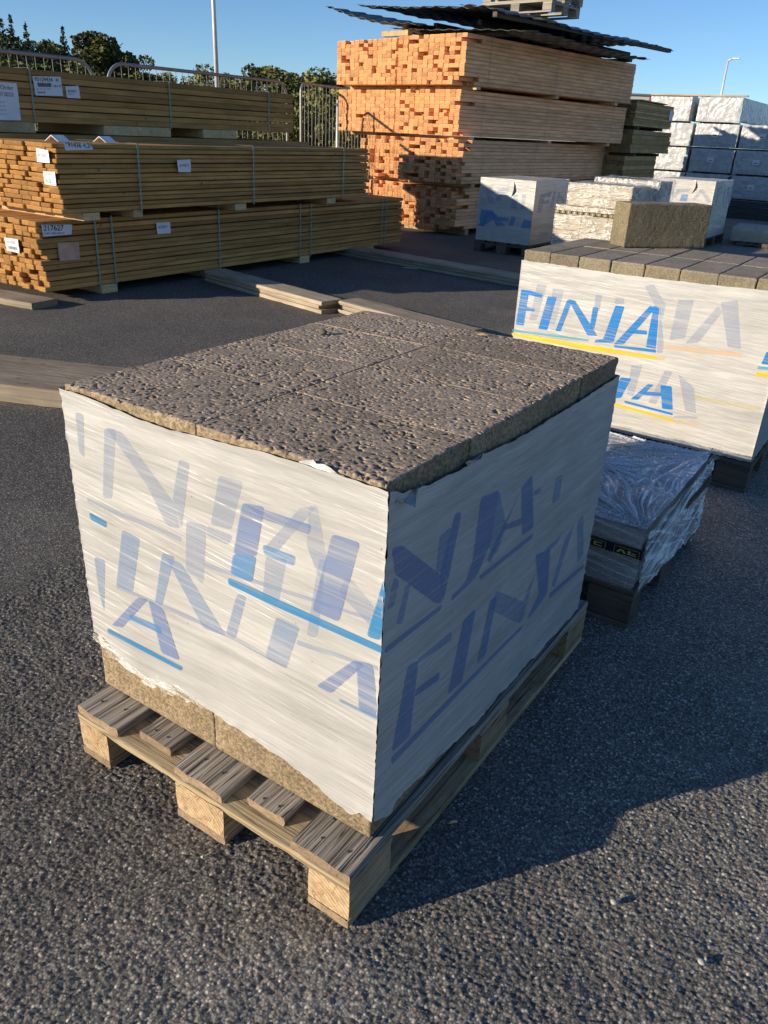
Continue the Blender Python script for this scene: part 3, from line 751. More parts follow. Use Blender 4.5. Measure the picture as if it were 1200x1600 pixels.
# ================================================================== MAIN BLOCK STACK
def rock_block(name, lx, ly, lz, res, seed, pit=0.0060, edge=0.0035, rough=0.0032, outer=(1, 1, 1, 1)):
    """concrete block, origin at its -x -y bottom corner. detailed top grid, rough sides"""
    nx, ny = max(3, int(lx / res)), max(3, int(ly / res))
    x = np.linspace(0, lx, nx + 1); y = np.linspace(0, ly, ny + 1)
    X, Y = np.meshgrid(x, y, indexing='ij')
    ox, oy = seed * 3.1, seed * 7.7
    a = vnoise((X + ox) / 0.0075, (Y + oy) / 0.0060, seed); b = vnoise((X + ox) / 0.0042, (Y + oy) / 0.0050, seed + 3)
    dens = vnoise((X + ox) / 0.06, (Y + oy) / 0.06, seed + 5)
    q_ = a * 0.66 + b * 0.38 + (dens - 0.5) * 0.16
    p = sstep(0.725, 0.755, q_)
    Z = lz - p * pit * (0.7 + 0.6 * vnoise((X + ox) / 0.02, (Y + oy) / 0.02, seed + 8)) + (b - 0.5) * 0.0004 + (vnoise((X + ox) / 0.004, (Y + oy) / 0.004, seed + 6) - 0.5) * 0.0007 + (vnoise((X + ox) / 0.05, (Y + oy) / 0.05, seed + 7) - 0.5) * 0.0006
    d = np.minimum(np.minimum(X, lx - X), np.minimum(Y, ly - Y))
    chip = vnoise((X + ox) / 0.013, (Y + oy) / 0.013, seed + 11)
    side_ = np.argmin(np.stack([X, lx - X, Y, ly - Y]), 0)
    of = np.array(outer, float)[side_]
    Z = Z - (1 - sstep(0, 0.0015 + 0.008 * chip ** 2 * of, d)) * (0.0005 + (0.0006 + edge * chip ** 2) * of)
    V = [np.stack([X, Y, Z], -1).reshape(-1, 3)]
    idx = np.arange((nx + 1) * (ny + 1)).reshape(nx + 1, ny + 1)
    F = [np.stack([idx[:-1, :-1], idx[1:, :-1], idx[1:, 1:], idx[:-1, 1:]], -1).reshape(-1, 4)]
    ring = np.concatenate([idx[:-1, 0], idx[-1, :-1], idx[:0:-1, -1], idx[0, :0:-1]])
    base = V[0][ring]
    nz = max(2, int(lz / 0.007)) if res < 0.01 else 3
    prev = ring; off = len(V[0])
    nrm_ = np.zeros((len(ring), 2))
    nrm_[np.isclose(base[:, 0], 0), 0] = -1; nrm_[np.isclose(base[:, 0], lx), 0] = 1
    nrm_[np.isclose(base[:, 1], 0), 1] = -1; nrm_[np.isclose(base[:, 1], ly), 1] = 1
    per = np.arange(len(ring)) * res
    for k in range(1, nz + 1):
        z = base[:, 2] * (1 - k / nz)
        amp = (vnoise((per + ox) / 0.016, z / 0.016 + 50 + seed, seed + 21) - 0.6) * rough
        if k == nz: amp = amp * 0 - 0.003
        row = np.column_stack([base[:, 0] + nrm_[:, 0] * amp, base[:, 1] + nrm_[:, 1] * amp, z])
        V.append(row)
        cur = np.arange(off, off + len(ring)); off += len(ring)
        F.append(np.stack([prev, cur, np.roll(cur, -1), np.roll(prev, -1)], -1))
        prev = cur
    V = np.concatenate(V); F = np.concatenate(F)
    me = bpy.data.meshes.new(name)
    me.vertices.add(len(V)); me.vertices.foreach_set('co', V.reshape(-1).astype(np.float32))
    me.loops.add(F.size); me.loops.foreach_set('vertex_index', F.reshape(-1).astype(np.int32))
    me.polygons.add(len(F)); me.polygons.foreach_set('loop_start', np.arange(0, F.size, 4, dtype=np.int32))
    me.update(calc_edges=True)
    return me

def round_poly(pts, r=0.008):
    pts = [np.array(p, float) for p in pts]
    out = []
    n = len(pts)
    for i in range(n):
        p0, p, p1 = pts[i - 1], pts[i], pts[(i + 1) % n]
        a, b = p0 - p, p1 - p
        la, lb = np.linalg.norm(a), np.linalg.norm(b)
        q = min(r, la * 0.3, lb * 0.3)
        A, B = p + a / la * q, p + b / lb * q
        for t in (0, 0.5, 1):
            out.append((1 - t) ** 2 * A + 2 * t * (1 - t) * p + t * t * B)
    return out

def prints(parent, data, plane, val, sign, origin=(0, 0, 0), r=0.008, step=0.00003):
    """flat lettering printed on the film; each stroke is a thin polygon just proud of the film"""
    order = 'PVOQTMBCYS'
    for lay, (cls, pts) in enumerate(sorted(data, key=lambda d: order.index(d[0]))):
        off = val + sign * (0.0005 + step * lay)
        V = []
        for a, b in round_poly(pts, r):
            v = (a, off, b) if plane == 'y' else (off, a, b)
            V.append((v[0] - origin[0], v[1] - origin[1], v[2] - origin[2]))
        link('printed_stroke', mesh_from('printed_stroke', V, [tuple(range(len(V)))]), [M['pr' + cls]], parent)

def wrap_side(P0, P1, bot, top, out, nu, nv=26, thick=0.004, seed=0):
    """one side of the wrap from P0 to P1 (xy); bot/top: z profiles over u in 0..1"""
    u = np.linspace(0, 1, nu); v = np.linspace(0, 1, nv)
    U, Vv = np.meshgrid(u, v, indexing='ij')
    zb = np.interp(u, *zip(*bot)); zt = np.interp(u, *zip(*top))
    L = math.hypot(P1[0] - P0[0], P1[1] - P0[1])
    zb = zb + (vnoise(u * L / 0.012, u * 0, seed) - 0.5) * 0.006
    zt = zt + (vnoise(u * L / 0.02, u * 0 + 3, seed) - 0.5) * 0.003
    Z = zb[:, None] * (1 - Vv) + zt[:, None] * Vv
    # fluttering hem at the lower and upper edge
    hem = np.exp(-(Z - zb[:, None]) / 0.012) * vnoise(U * L / 0.03, Z / 0.02, seed + 2) * 0.004
    hem += np.exp(-(zt[:, None] - Z) / 0.010) * vnoise(U * L / 0.05, Z / 0.02, seed + 4) * 0.003
    dc = np.minimum(U, 1 - U) * L
    hem = hem + np.exp(-dc / 0.004) * vnoise(Z / 0.009, Z * 0 + (U > .5), seed * 0 + 77) ** 2 * 0.0035
    X = P0[0] + (P1[0] - P0[0]) * U + out[0] * hem
    Yy = P0[1] + (P1[1] - P0[1]) * U + out[1] * hem
    return np.stack([X, Yy, Z], -1)

def merge_grids(name, grids):
    V, F, off = [], [], 0
    for P in grids:
        n, m = P.shape[:2]
        idx = np.arange(n * m).reshape(n, m) + off
        V.append(P.reshape(-1, 3)); F.append(np.stack([idx[:-1, :-1], idx[1:, :-1], idx[1:, 1:], idx[:-1, 1:]], -1).reshape(-1, 4))
        off += n * m
    V = np.concatenate(V); F = np.concatenate(F)
    me = bpy.data.meshes.new(name)
    me.vertices.add(len(V)); me.vertices.foreach_set('co', V.reshape(-1).astype(np.float32))
    me.loops.add(F.size); me.loops.foreach_set('vertex_index', F.reshape(-1).astype(np.int32))
    me.polygons.add(len(F)); me.polygons.foreach_set('loop_start', np.arange(0, F.size, 4, dtype=np.int32))
    me.polygons.foreach_set('use_smooth', np.ones(len(F), dtype=bool))
    me.update(calc_edges=True)
    return me

SX0, SX1, SY0, SY1 = -0.807, -0.018, 0.090, 1.130
Z0 = 0.1455
st = empty('block_stack', (-0.4, 0.6, Z0), 0, 'nearest stack of porous grey blocks in milky wrap printed FINJA', 'block stack', 'wrapped block stacks on pallets')
OX = (-0.4, 0.6, Z0)
def stack_block(x0, x1, y0, y1, z, h, res, seed, mat='block', outer=(1, 1, 1, 1)):
    me = rock_block('concrete_block', x1 - x0, y1 - y0, h, res, seed, outer=outer)
    return link('concrete_block', me, [M[mat]], st, (x0 - OX[0], y0 - OX[1], z - OX[2]))
cuts_y = [SY0, 0.360, 0.624, 0.888, SY1]
lh = (0.900 - Z0) / 4
xm = -0.434
k = 0
for layer in range(4):
    for j in range(4):
        for i in range(2):
            k += 1
            ga = random.uniform(0.0008, 0.0017)
            xg = 0.0016 if i == 0 else 0.0016
            x0 = SX0 + random.uniform(-.002, .002) if i == 0 else xm + (0.0028 if j in (1, 2) else 0.0012)
            x1 = xm - (0.0026 if j in (1, 2) else 0.0008) if i == 0 else SX1 + random.uniform(-.003, .002)
            y0, y1 = cuts_y[j] + ga, cuts_y[j + 1] - ga
            dz = random.uniform(-.0012, .0012) if layer == 3 else 0
            res = 0.0023 if layer == 3 else (0.006 if layer == 0 and (j == 0 or i == 1) else 0.05)
            stack_block(x0, x1, y0, y1, Z0 + layer * lh + 0.0005, lh - 0.001 + dz * 0.5, res, k, outer=(i == 0, i == 1, j == 0, j == 3))
# film
yf, xr = 0.0825, -0.0095
fw_b = [(-0.812, 0.300), (-0.767, 0.297), (-0.74, 0.269), (-0.693, 0.252), (-0.625, 0.243), (-0.585, 0.262), (-0.547, 0.269), (-0.468, 0.261), (-0.404, 0.256), (-0.278, 0.246), (-0.165, 0.226), (-0.085, 0.199), (-0.057, 0.193), (-0.038, 0.213), (xr, 0.210)]
fw_t = [(-0.812, 0.893), (-0.739, 0.891), (-0.64, 0.884), (-0.56, 0.880), (-0.48, 0.880), (-0.40, 0.886), (-0.33, 0.890), (-0.25, 0.895), (-0.14, 0.896), (-0.07, 0.896), (xr, 0.896)]
L = xr + 0.812
tou = lambda pr_, a, l: [((p[0] - a) / l, p[1]) for p in pr_]
rb = [(yf, 0.212), (0.123, 0.183), (0.146, 0.178), (0.162, 0.2), (0.239, 0.187), (0.332, 0.185), (0.499, 0.160), (0.7, 0.163), (0.943, 0.155), (1.137, 0.150)]
rtp = [(yf, 0.896), (0.12, 0.880), (0.2, 0.866), (0.33, 0.858), (0.353, 0.866), (0.5, 0.853), (0.616, 0.850), (0.9, 0.850), (1.137, 0.853)]
grids = [wrap_side((-0.812, yf), (xr, yf), tou(fw_b, -0.812, L), tou(fw_t, -0.812, L), (0, -1), 300, 110, seed=1),
         wrap_side((xr, yf), (xr, 1.137), tou(rb, yf, 1.137 - yf), tou(rtp, yf, 1.137 - yf), (1, 0), 300, 110, seed=2),
         wrap_side((xr, 1.137), (-0.812, 1.137), [(0, .15), (1, .15)], [(0, .853), (1, .86)], (0, 1), 40, 8, seed=3),
         wrap_side((-0.812, 1.137), (-0.812, yf), [(0, .17), (1, .30)], [(0, .86), (1, .893)], (-1, 0), 60, 8, seed=4)]
grids = [g_ - np.array(OX) for g_ in grids]
film = link('milky_wrap', merge_grids('milky_wrap', grids), [M['film']], st)
prints(film, MAIN_FRONT, 'y', yf, -1, OX)
prints(film, MAIN_RIGHT, 'x', xr, 1, OX)

def tatter(parent, pts, mat, name='torn_film_strip'):
    """small crumpled strip of film; pts: list of (lower, upper) point pairs"""
    V, F = [], []
    for a, b in pts:
        a, b = Vector(a), Vector(b)
        for t in (0, 0.33, 0.66, 1):
            p = a.lerp(b, t) + Vector((random.uniform(-1, 1), random.uniform(-1, 1), random.uniform(-1, 1))) * 0.0025
            V.append(p)
    for i in range(len(pts) - 1):
        for j in range(3):
            F.append((i * 4 + j, (i + 1) * 4 + j, (i + 1) * 4 + j + 1, i * 4 + j + 1))
    return link(name, mesh_from(name, V, F, None, True), [mat], parent)
def rel(p): return (p[0] - OX[0], p[1] - OX[1], p[2] - OX[2])
tatter(film, [(rel((x, yf + .001, 0.884)), rel((x + .004 + .008 * s_, yf + .002 + 0.012 * s_, 0.896 + 0.022 * s_))) for x, s_ in ((-.190, .02), (-.178, .15), (-.168, .38), (-.158, .12), (-.145, .25), (-.13, .2), (-.115, .1), (-.10, .02))], M['film'])
tatter(film, [(rel((xr + .001, y, 0.868)), rel((xr + .006 + .006 * s_, y, 0.882 - 0.012 * s_))) for y, s_ in ((.10, .1), (.115, 1.2), (.13, 2.0), (.145, .9), (.16, .2))], M['film'])
tatter(film, [(rel((xr + .001, y, 0.860)), rel((xr + .007 * s_, y, 0.872 - 0.006 * s_))) for y, s_ in ((.33, .2), (.35, 1.2), (.37, 1.4), (.39, .6))], M['film'])
# shredded translucent hem of film hanging below the wrap at the left of the front
hemx = np.linspace(-0.812, -0.45, 60); hv = np.linspace(0, 1, 8)
HU, HV = np.meshgrid(hemx, hv, indexing='ij')
hb = np.interp(hemx, [-0.812, -0.76, -0.70, -0.64, -0.6, -0.55, -0.5, -0.45], [0.285, 0.262, 0.245, 0.236, 0.240, 0.244, 0.254, 0.258]) + (vnoise(hemx / 0.012, hemx * 0, 9) - 0.5) * 0.012
HT = np.interp(hemx, [p[0] for p in fw_b], [p[1] for p in fw_b]) + 0.01
HZ = hb[:, None] * (1 - HV) + HT[:, None] * HV
HY = yf - 0.001 - (vnoise(HU / 0.02, HZ / 0.015, 12)) * 0.007 * (1 - HV)
link('film_hem', grid_mesh('film_hem', np.stack([HU, HY, HZ], -1) - np.array(OX)), [M['clear3']], film)

# ================================================================== LARGE STACK ON THE RIGHT
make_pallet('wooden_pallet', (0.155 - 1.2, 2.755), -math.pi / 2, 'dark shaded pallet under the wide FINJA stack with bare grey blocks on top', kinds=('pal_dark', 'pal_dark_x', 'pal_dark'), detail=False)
BX0, BX1, BY0, BY1 = -1.04, 0.14, 2.76, 3.54
OB = (-0.45, 3.15, 0.1455)
sb = empty('block_stack', OB, 0, 'wide stack with bright blue and yellow FINJA print and bare narrow top blocks', 'block stack', 'wrapped block stacks on pallets')
tops = [-1.04, -0.905, -0.765, -0.617, -0.462, -0.309, -0.151, 0.0, 0.14]
for i in range(8):
    for j in range(2):
        y0 = BY0 + j * 0.39
        me = rock_block('concrete_block', tops[i + 1] - tops[i] - (0.008 if i == 3 else 0.003), 0.386, 0.185 + random.uniform(-.002, .002), 0.006, 200 + i * 2 + j, pit=0.0012, edge=0.004)
        link('concrete_block', me, [M['block_smooth']], sb, (tops[i] - OB[0] + random.uniform(-.002, .002), y0 - OB[1] + random.uniform(-.003, .003), 0.730 - OB[2]))
for layer in range(3):
    for i in range(8):
        me = box_mesh('concrete_block', tops[i + 1] - tops[i] - 0.003, 0.776, 0.190, 0.003)
        link('concrete_block', me, [M['block_smooth']], sb, ((tops[i] + tops[i + 1]) / 2 - OB[0], 3.15 - OB[1], 0.1465 + layer * 0.1945 - OB[2]))
yb, xb = 2.752, 0.149
tb = [(0, 0.882), (0.3, 0.872), (0.6, 0.868), (1, 0.862)]
grids = [wrap_side((-1.048, yb), (xb, yb), [(0, .15), (1, .15)], [(0, .868), (0.12, .868), (0.4, .862), (0.75, .868), (1, .878)], (0, -1), 200, 24, seed=5),
         wrap_side((xb, yb), (xb, 3.55), [(0, .15), (1, .15)], tb, (1, 0), 90, 16, seed=6),
         wrap_side((xb, 3.55), (-1.048, 3.55), [(0, .15), (1, .15)], [(0, .86), (1, .86)], (0, 1), 30, 6, seed=7),
         wrap_side((-1.048, 3.55), (-1.048, yb), [(0, .15), (1, .15)], [(0, .86), (1, .868)], (-1, 0), 30, 6, seed=8)]
fb = link('milky_wrap', merge_grids('milky_wrap', [g_ - np.array(OB) for g_ in grids]), [M['film']], sb)
prints(fb, BIG_FRONT, 'y', yb, -1, OB, 0.005, 0.00004)

# single block lying on top of it
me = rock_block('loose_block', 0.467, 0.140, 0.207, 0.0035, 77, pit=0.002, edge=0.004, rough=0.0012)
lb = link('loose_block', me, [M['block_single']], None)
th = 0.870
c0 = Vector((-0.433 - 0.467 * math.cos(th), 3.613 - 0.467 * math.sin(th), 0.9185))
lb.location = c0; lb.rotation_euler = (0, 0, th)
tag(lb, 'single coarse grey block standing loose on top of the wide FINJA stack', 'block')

# ================================================================== LOW SLAB STACK
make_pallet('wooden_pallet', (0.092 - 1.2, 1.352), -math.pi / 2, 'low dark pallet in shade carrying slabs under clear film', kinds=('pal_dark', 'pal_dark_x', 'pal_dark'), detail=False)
OS = (-0.5, 1.75, 0.1455)
ss = empty('slab_stack', OS, 0, 'low stack of dark concrete slabs under crumpled clear film with black tape round it', 'slab stack')
for layer in range(3):
    for i in range(2):
        for j in range(2):
            me = rock_block('paving_slab', 0.582, 0.388, 0.066, 0.02 if layer < 2 else 0.007, 300 + layer * 4 + i * 2 + j, pit=0.0006, edge=0.003)
            link('paving_slab', me, [M['slab']], ss, (-1.085 + i * 0.585 - OS[0], 1.345 + j * 0.391 - OS[1], 0.147 + layer * 0.0675 - OS[2]))
# clear film, top sheet and two sides, creased
def creased(P, n, amp, seed):
    a = vnoise(P[..., 0] / 0.06 + P[..., 1] / 0.1, P[..., 1] / 0.06 + P[..., 2] / 0.05, seed)
    b = vnoise(P[..., 0] / 0.021 - P[..., 1] / 0.03, P[..., 1] / 0.02 + P[..., 2] / 0.02, seed + 1)
    d = (1 - np.abs(a - 0.5) * 2) ** 3 * amp + b * amp * 0.35
    return P + d[..., None] * np.array(n)
def gathered(name, P, gather, O, parent):
    me = grid_mesh(name, P - np.array(O))
    gather = np.clip(gather * 1.15, 0, 0.95)
    at = me.attributes.new('gather', 'FLOAT', 'POINT')
    at.data.foreach_set('value', gather.reshape(-1).astype(np.float32))
    return link(name, me, [M['veil']], parent)
def folds(d, ang, freq, seed, sharp=5, long_=2.2):
    """thin bright pleats that run away from a gathering point"""
    n_ = vnoise(ang * freq, d * long_ + 7, seed)
    n2_ = vnoise(ang * freq * 2.7 + 9, d * long_ * 1.7, seed + 1)
    return (1 - np.abs(n_ - 0.5) * 2) ** sharp * 0.9 + (1 - np.abs(n2_ - 0.5) * 2) ** (sharp + 4) * 0.9
u = np.linspace(0, 1, 380); v = np.linspace(0, 1, 260)
U, V_ = np.meshgrid(u, v, indexing='ij')
top = np.stack([-1.09 + 1.18 * U, 1.340 + 0.785 * V_, 0.353 + 0 * U], -1)
wx = top[..., 0] + 0.05 * (vnoise(top[..., 0] / .15, top[..., 1] / .15, 61) - .5); wy = top[..., 1] + 0.05 * (vnoise(top[..., 0] / .15, top[..., 1] / .15, 62) - .5)
g_ = np.zeros_like(U)
for kx, ky, fr, sd_, am, rng_ in ((0.085, 1.335, 17, 71, 1.0, 0.55), (0.10, 2.10, 15, 73, 0.8, 0.6), (-0.22, 1.75, 9, 75, 0.9, 0.30), (-0.5, 1.9, 9, 77, 0.7, 0.35), (-0.02, 1.80, 10, 79, 0.8, 0.22)):
    d_ = np.hypot(wx - kx, wy - ky); an = np.arctan2(wy - ky, wx - kx)
    g_ = np.maximum(g_, folds(d_, an, fr, sd_) * am * np.exp(-(d_ / rng_) ** 2))
patch = sstep(0.42, 0.72, vnoise(wx / 0.12, wy / 0.12, 81) * 0.6 + vnoise(wx / 0.04, wy / 0.04, 82) * 0.4)
near_edge = np.exp(-(0.09 - top[..., 0]) / 0.10) * sstep(1.4, 1.9, top[..., 1])
gat = np.clip(g_ * 0.85 + patch * 0.16 + near_edge * 0.8 * (0.4 + 0.6 * vnoise(wx / .008, wy / .09, 83)) + np.exp(-(2.125 - top[..., 1]) / 0.02) * 0.4, 0, 0.92)
top[..., 2] += g_ * 0.010 + vnoise(wx / .09, wy / .09, 84) * 0.006
top[..., 2] += 0.03 * np.exp(-((U - 1) ** 2) / 0.002) * V_ ** 3 * vnoise(U * 40, V_ * 9, 3)
gathered('clear_film_top', top, gat, OS, ss)
u2 = np.linspace(0, 1, 300); v2 = np.linspace(0, 1, 90)
U2, V2 = np.meshgrid(u2, v2, indexing='ij')
side = np.stack([0.096 + 0 * U2, 1.340 + 0.785 * U2, 0.06 + 0.295 * V2], -1)
side[..., 2] += (1 - V2) * (1 - U2) * 0.085 - (1 - V2) * 0.02 * vnoise(U2 * 14, U2 * 0, 5) * U2
sl = side[..., 2] - 0.16 * side[..., 1]
st_ = (1 - np.abs(vnoise(sl / 0.012, side[..., 1] / 0.25, 91) - .5) * 2) ** 5 + 0.7 * (1 - np.abs(vnoise((side[..., 2] + 0.35 * side[..., 1]) / 0.02, side[..., 1] / 0.2, 92) - .5) * 2) ** 6
g2 = np.clip(st_ * 0.75 * (0.3 + 0.9 * vnoise(side[..., 1] / .1, side[..., 2] / .06, 93)) + 0.10, 0, 0.9)
side[..., 0] += st_ * 0.006 + vnoise(side[..., 1] / .07, side[..., 2] / .05, 94) * 0.006
gathered('clear_film_side', side, g2, OS, ss)
front = np.stack([-1.09 + 1.18 * U2, 1.337 + 0 * U2, 0.148 + 0.205 * V2], -1)
sf = (1 - np.abs(vnoise((front[..., 2] + 0.12 * front[..., 0]) / 0.010, front[..., 0] / 0.3, 95) - .5) * 2) ** 6
front[..., 1] -= sf * 0.003
gathered('clear_film_front', front, np.clip(sf * 0.40 + 0.03, 0, .9), OS, ss)
# torn flap rising at the far corner and bunched rag at the side
tatter(ss, [((0.08 - OS[0] + .004 * i, 2.06 + .012 * i - OS[1], .34 - OS[2]), (0.095 - OS[0] + .006 * i, 2.07 + .016 * i - OS[1], .352 + .055 * math.sin(i / 5 * 3.1) - OS[2])) for i in range(6)], M['clear3'])
tatter(ss, [((0.10 - OS[0] + .006 * (i % 2), 1.93 + .02 * i - OS[1], .065 - .012 * (i % 3) - OS[2]), (0.105 - OS[0] + .012 * ((i + 1) % 2), 1.93 + .02 * i - OS[1], .14 - OS[2])) for i in range(7)], M['clear3'])
# tape
def strip(name, pts_lo, pts_hi, mat, parent):
    V = list(pts_lo) + list(pts_hi); n = len(pts_lo)
    F = [(i, i + 1, n + i + 1, n + i) for i in range(n - 1)]
    return link(name, mesh_from(name, V, F), [mat], parent)
tp = strip('black_tape', [(-1.0 - OS[0], 1.3305 - OS[1], .256 - OS[2]), (0.0955 - OS[0], 1.3305 - OS[1], .262 - OS[2]), (0.1125 - OS[0], 2.12 - OS[1], .262 - OS[2])],
           [(-1.0 - OS[0], 1.3305 - OS[1], .288 - OS[2]), (0.0955 - OS[0], 1.3305 - OS[1], .294 - OS[2]), (0.1125 - OS[0], 2.12 - OS[1], .292 - OS[2])], M['tape'], ss)
# gold marks on the tape: boxed letters
def marks(parent, x0, x1, z0, z1, y, glyphs, O):
    bm = bmesh.new()
    def q(a, b, c, d):
        vs = [bm.verts.new((p[0] - O[0], y - O[1], p[1] - O[2])) for p in (a, b, c, d)]
        bm.faces.new(vs)
    t = 0.0012
    q((x0, z0), (x1, z0), (x1, z0 + t), (x0, z0 + t)); q((x0, z1 - t), (x1, z1 - t), (x1, z1), (x0, z1))
    q((x0, z0), (x0 + t, z0), (x0 + t, z1), (x0, z1)); q((x1 - t, z0), (x1, z0), (x1, z1), (x1 - t, z1))
    w_ = (x1 - x0)
    for g_ in glyphs:
        q(*[(x0 + w_ * a, z0 + (z1 - z0) * b) for a, b in g_])
    me = bpy.data.meshes.new('tape_marks'); bm.to_mesh(me); bm.free()
    tag(link('tape_marks', me, [M['gold']], parent), kind='stuff')
XC_ = [[(.12, .25), (.24, .25), (.44, .75), (.32, .75)], [(.32, .25), (.44, .25), (.24, .75), (.12, .75)], [(.52, .25), (.62, .25), (.62, .75), (.52, .75)], [(.62, .25), (.86, .25), (.86, .37), (.62, .37)], [(.62, .63), (.86, .63), (.86, .75), (.62, .75)]]
AL_ = [[(.10, .25), (.2, .25), (.34, .75), (.24, .75)], [(.40, .25), (.5, .25), (.34, .75), (.24, .75)], [(.55, .25), (.65, .25), (.65, .75), (.55, .75)], [(.65, .25), (.88, .25), (.88, .37), (.65, .37)], [(.7, .5), (.88, .5), (.88, .6), (.7, .6)]]
for i, gl in enumerate([AL_, XC_, AL_, XC_, AL_, XC_]):
    x1 = 0.088 - i * 0.105
    marks(tp, x1 - 0.078, x1, 0.262, 0.288, 1.3298, gl, OS)
bm = bmesh.new()
for i in range(22):
    y0 = 1.36 + i * 0.034
    zc = 0.277
    for dz_ in (-.006, .004):
        xx = 0.0960 + (y0 - 1.33) * 0.0215 + 0.0009
        vs = [bm.verts.new((xx - OS[0], y - OS[1], z_ - OS[2])) for y, z_ in ((y0, zc + dz_), (y0 + .02, zc + dz_), (y0 + .02, zc + dz_ + .003), (y0, zc + dz_ + .003))]
        bm.faces.new(vs)
me = bpy.data.meshes.new('tape_marks'); bm.to_mesh(me); bm.free()
tag(link('tape_marks', me, [M['gold']], tp), kind='stuff')

# ================================================================== LUMBER BUNDLES
def bundle(name, loc, th, W, L, h, cols, rows, sm, em, label, cat='lumber bundle', group=None, endj=0.012, recess=0.0, rec_d=(0.03, 0.15), gap_every=0, straps=(), strapm='strap', xj=0.002, mesh_n=2, brick=False, skip=None, notch=()):
    """loc: near right bottom corner; boards run towards local +y, stack extends to local -x"""
    t = empty(name, loc, th, label, cat, group)
    bw = W / cols
    gaps = (rows // gap_every) if gap_every else 0
    gsz = 0.007
    bh = (h - gaps * gsz) / rows
    gp = 2.2 if sm == 'spr' else 1.0
    meshes = [box_mesh('board', bw - 0.0025 * gp, L, bh - 0.0015 * gp, 0.0045 if sm == 'spr' else 0.005, 1) for _ in range(mesh_n)]
    for m_ in meshes:
        m_.materials.append(M[sm]); m_.materials.append(M[em])
    z = 0.0
    for r in range(rows):
        if gap_every and r and r % gap_every == 0: z += gsz
        shift = (bw / 2 if (brick and r % 2) else 0)
        for c in range(cols):
            if skip and skip(c, r): continue
            x = -(c + 0.5) * bw - (shift if 0 < c < cols - 1 else shift * 0.5) * 0.6 + random.uniform(-xj, xj)
            dy = random.uniform(-endj, endj); dfar = random.uniform(-endj, endj)
            if random.random() < recess: dy = random.uniform(*rec_d)
            if (c, r) in notch: dy = 0.35
            o = link('board', meshes[(c + r) % mesh_n], (), t, (x, (L + dfar + dy) / 2, z + random.uniform(0, 0.0008)))
            o.scale = (1, (L + dfar - dy) / L, 1)
        z += bh
    for y in straps:
        wd = 0.016 if strapm == 'strap' else 0.006
        e = 0.003 + xj
        P = [(e, 0.0 - e), (e, z + e), (-W - e - bw * 0.3, z + e), (-W - e - bw * 0.3, -e)]
        V, F = [], []
        for k in range(len(P)):
            for q in (0, 1):
                for yy in (-wd / 2, wd / 2):
                    s_ = 0.001 * q
                    V.append((P[k][0] + (s_ if P[k][0] > -W / 2 else -s_), y + yy + P[k][1] * 0.02, P[k][1] + (s_ if P[k][1] > z / 2 else -s_)))
        for k in range(4):
            a, b = k * 4, ((k + 1) % 4) * 4
            F += [(a + 2, b + 2, b + 3, a + 3), (a, a + 1, b + 1, b), (a, b, b + 2, a + 2), (a + 1, a + 3, b + 3, b + 1)]
        link('strap', mesh_from('strap', V, F), [M[strapm]], t)
    return t

def skid(t, y, z0, h, W, wd=0.09, x1=0.0, mats=('skid', 'skid_end')):
    me = box_mesh('bearer', W, wd, h - 0.002, 0.003, 0)
    return link('bearer', me, [M[mats[0]], M[mats[1]]], t, (x1 - W / 2, y, z0))

def sheet(t, corners, mat='paper', name='paper_label', curl=0.004, n=6, out=(1, 0, 0)):
    """paper stapled on the wood: corners TL, TR, BR, BL in world space, parented later"""
    TL, TR, BR, BL = [Vector(c) for c in corners]
    V, F = [], []
    for i in range(n + 1):
        for j in range(n + 1):
            a, b = i / n, j / n
            p = (TL * (1 - a) + TR * a) * (1 - b) + (BL * (1 - a) + BR * a) * b
            edge = max(abs(a - .5), abs(b - .5)) * 2
            p = p + Vector(out) * (0.002 + curl * max(0, edge - 0.7) * 3 * random.random())
            V.append(p)
    for i in range(n):
        for j in range(n):
            F.append((i * (n + 1) + j, (i + 1) * (n + 1) + j, (i + 1) * (n + 1) + j + 1, i * (n + 1) + j + 1))
    me = mesh_from(name, V, F)
    o = link(name, me, [M[mat]])
    t_inv = t.matrix_world.inverted() if False else (Matrix.Translation(t.location) @ Matrix.Rotation(t.rotation_euler.z, 4, 'Z')).inverted()
    me.transform(t_inv)
    o.parent = t
    return o, t_inv

def write(parent, t_inv, txt, size, origin, right, up, out, mat='ink'):
    me = text_mesh(txt, size)
    R_ = Vector(right).normalized(); U_ = Vector(up).normalized(); O_ = Vector(out).normalized()
    mw_ = Matrix(((R_.x, U_.x, O_.x, origin[0] + O_.x * 0.0065), (R_.y, U_.y, O_.y, origin[1] + O_.y * 0.0065), (R_.z, U_.z, O_.z, origin[2] + O_.z * 0.0065), (0, 0, 0, 1)))
    me.transform(t_inv @ mw_)
    return tag(link('printed_text', me, [M[mat]], parent), kind='stuff')

def bars(parent, t_inv, origin, right, up, out, w_, h_, n=26, mat='ink'):
    R_, U_, O_ = Vector(right).normalized(), Vector(up).normalized(), Vector(out).normalized()
    V, F = [], []; x = 0.0
    o = Vector(origin) + O_ * 0.0065
    while x < w_:
        a = random.choice((0.5, 1, 1.6)) * w_ / (n * 2.2)
        k = len(V)
        V += [o + R_ * x, o + R_ * (x + a), o + R_ * (x + a) + U_ * h_, o + R_ * x + U_ * h_]
        F.append((k, k + 1, k + 2, k + 3))
        x += a + random.choice((0.5, 1)) * w_ / (n * 2.2)
    me = mesh_from('barcode', V, F); me.transform(t_inv)
    return tag(link('barcode', me, [M[mat]], parent), kind='stuff')

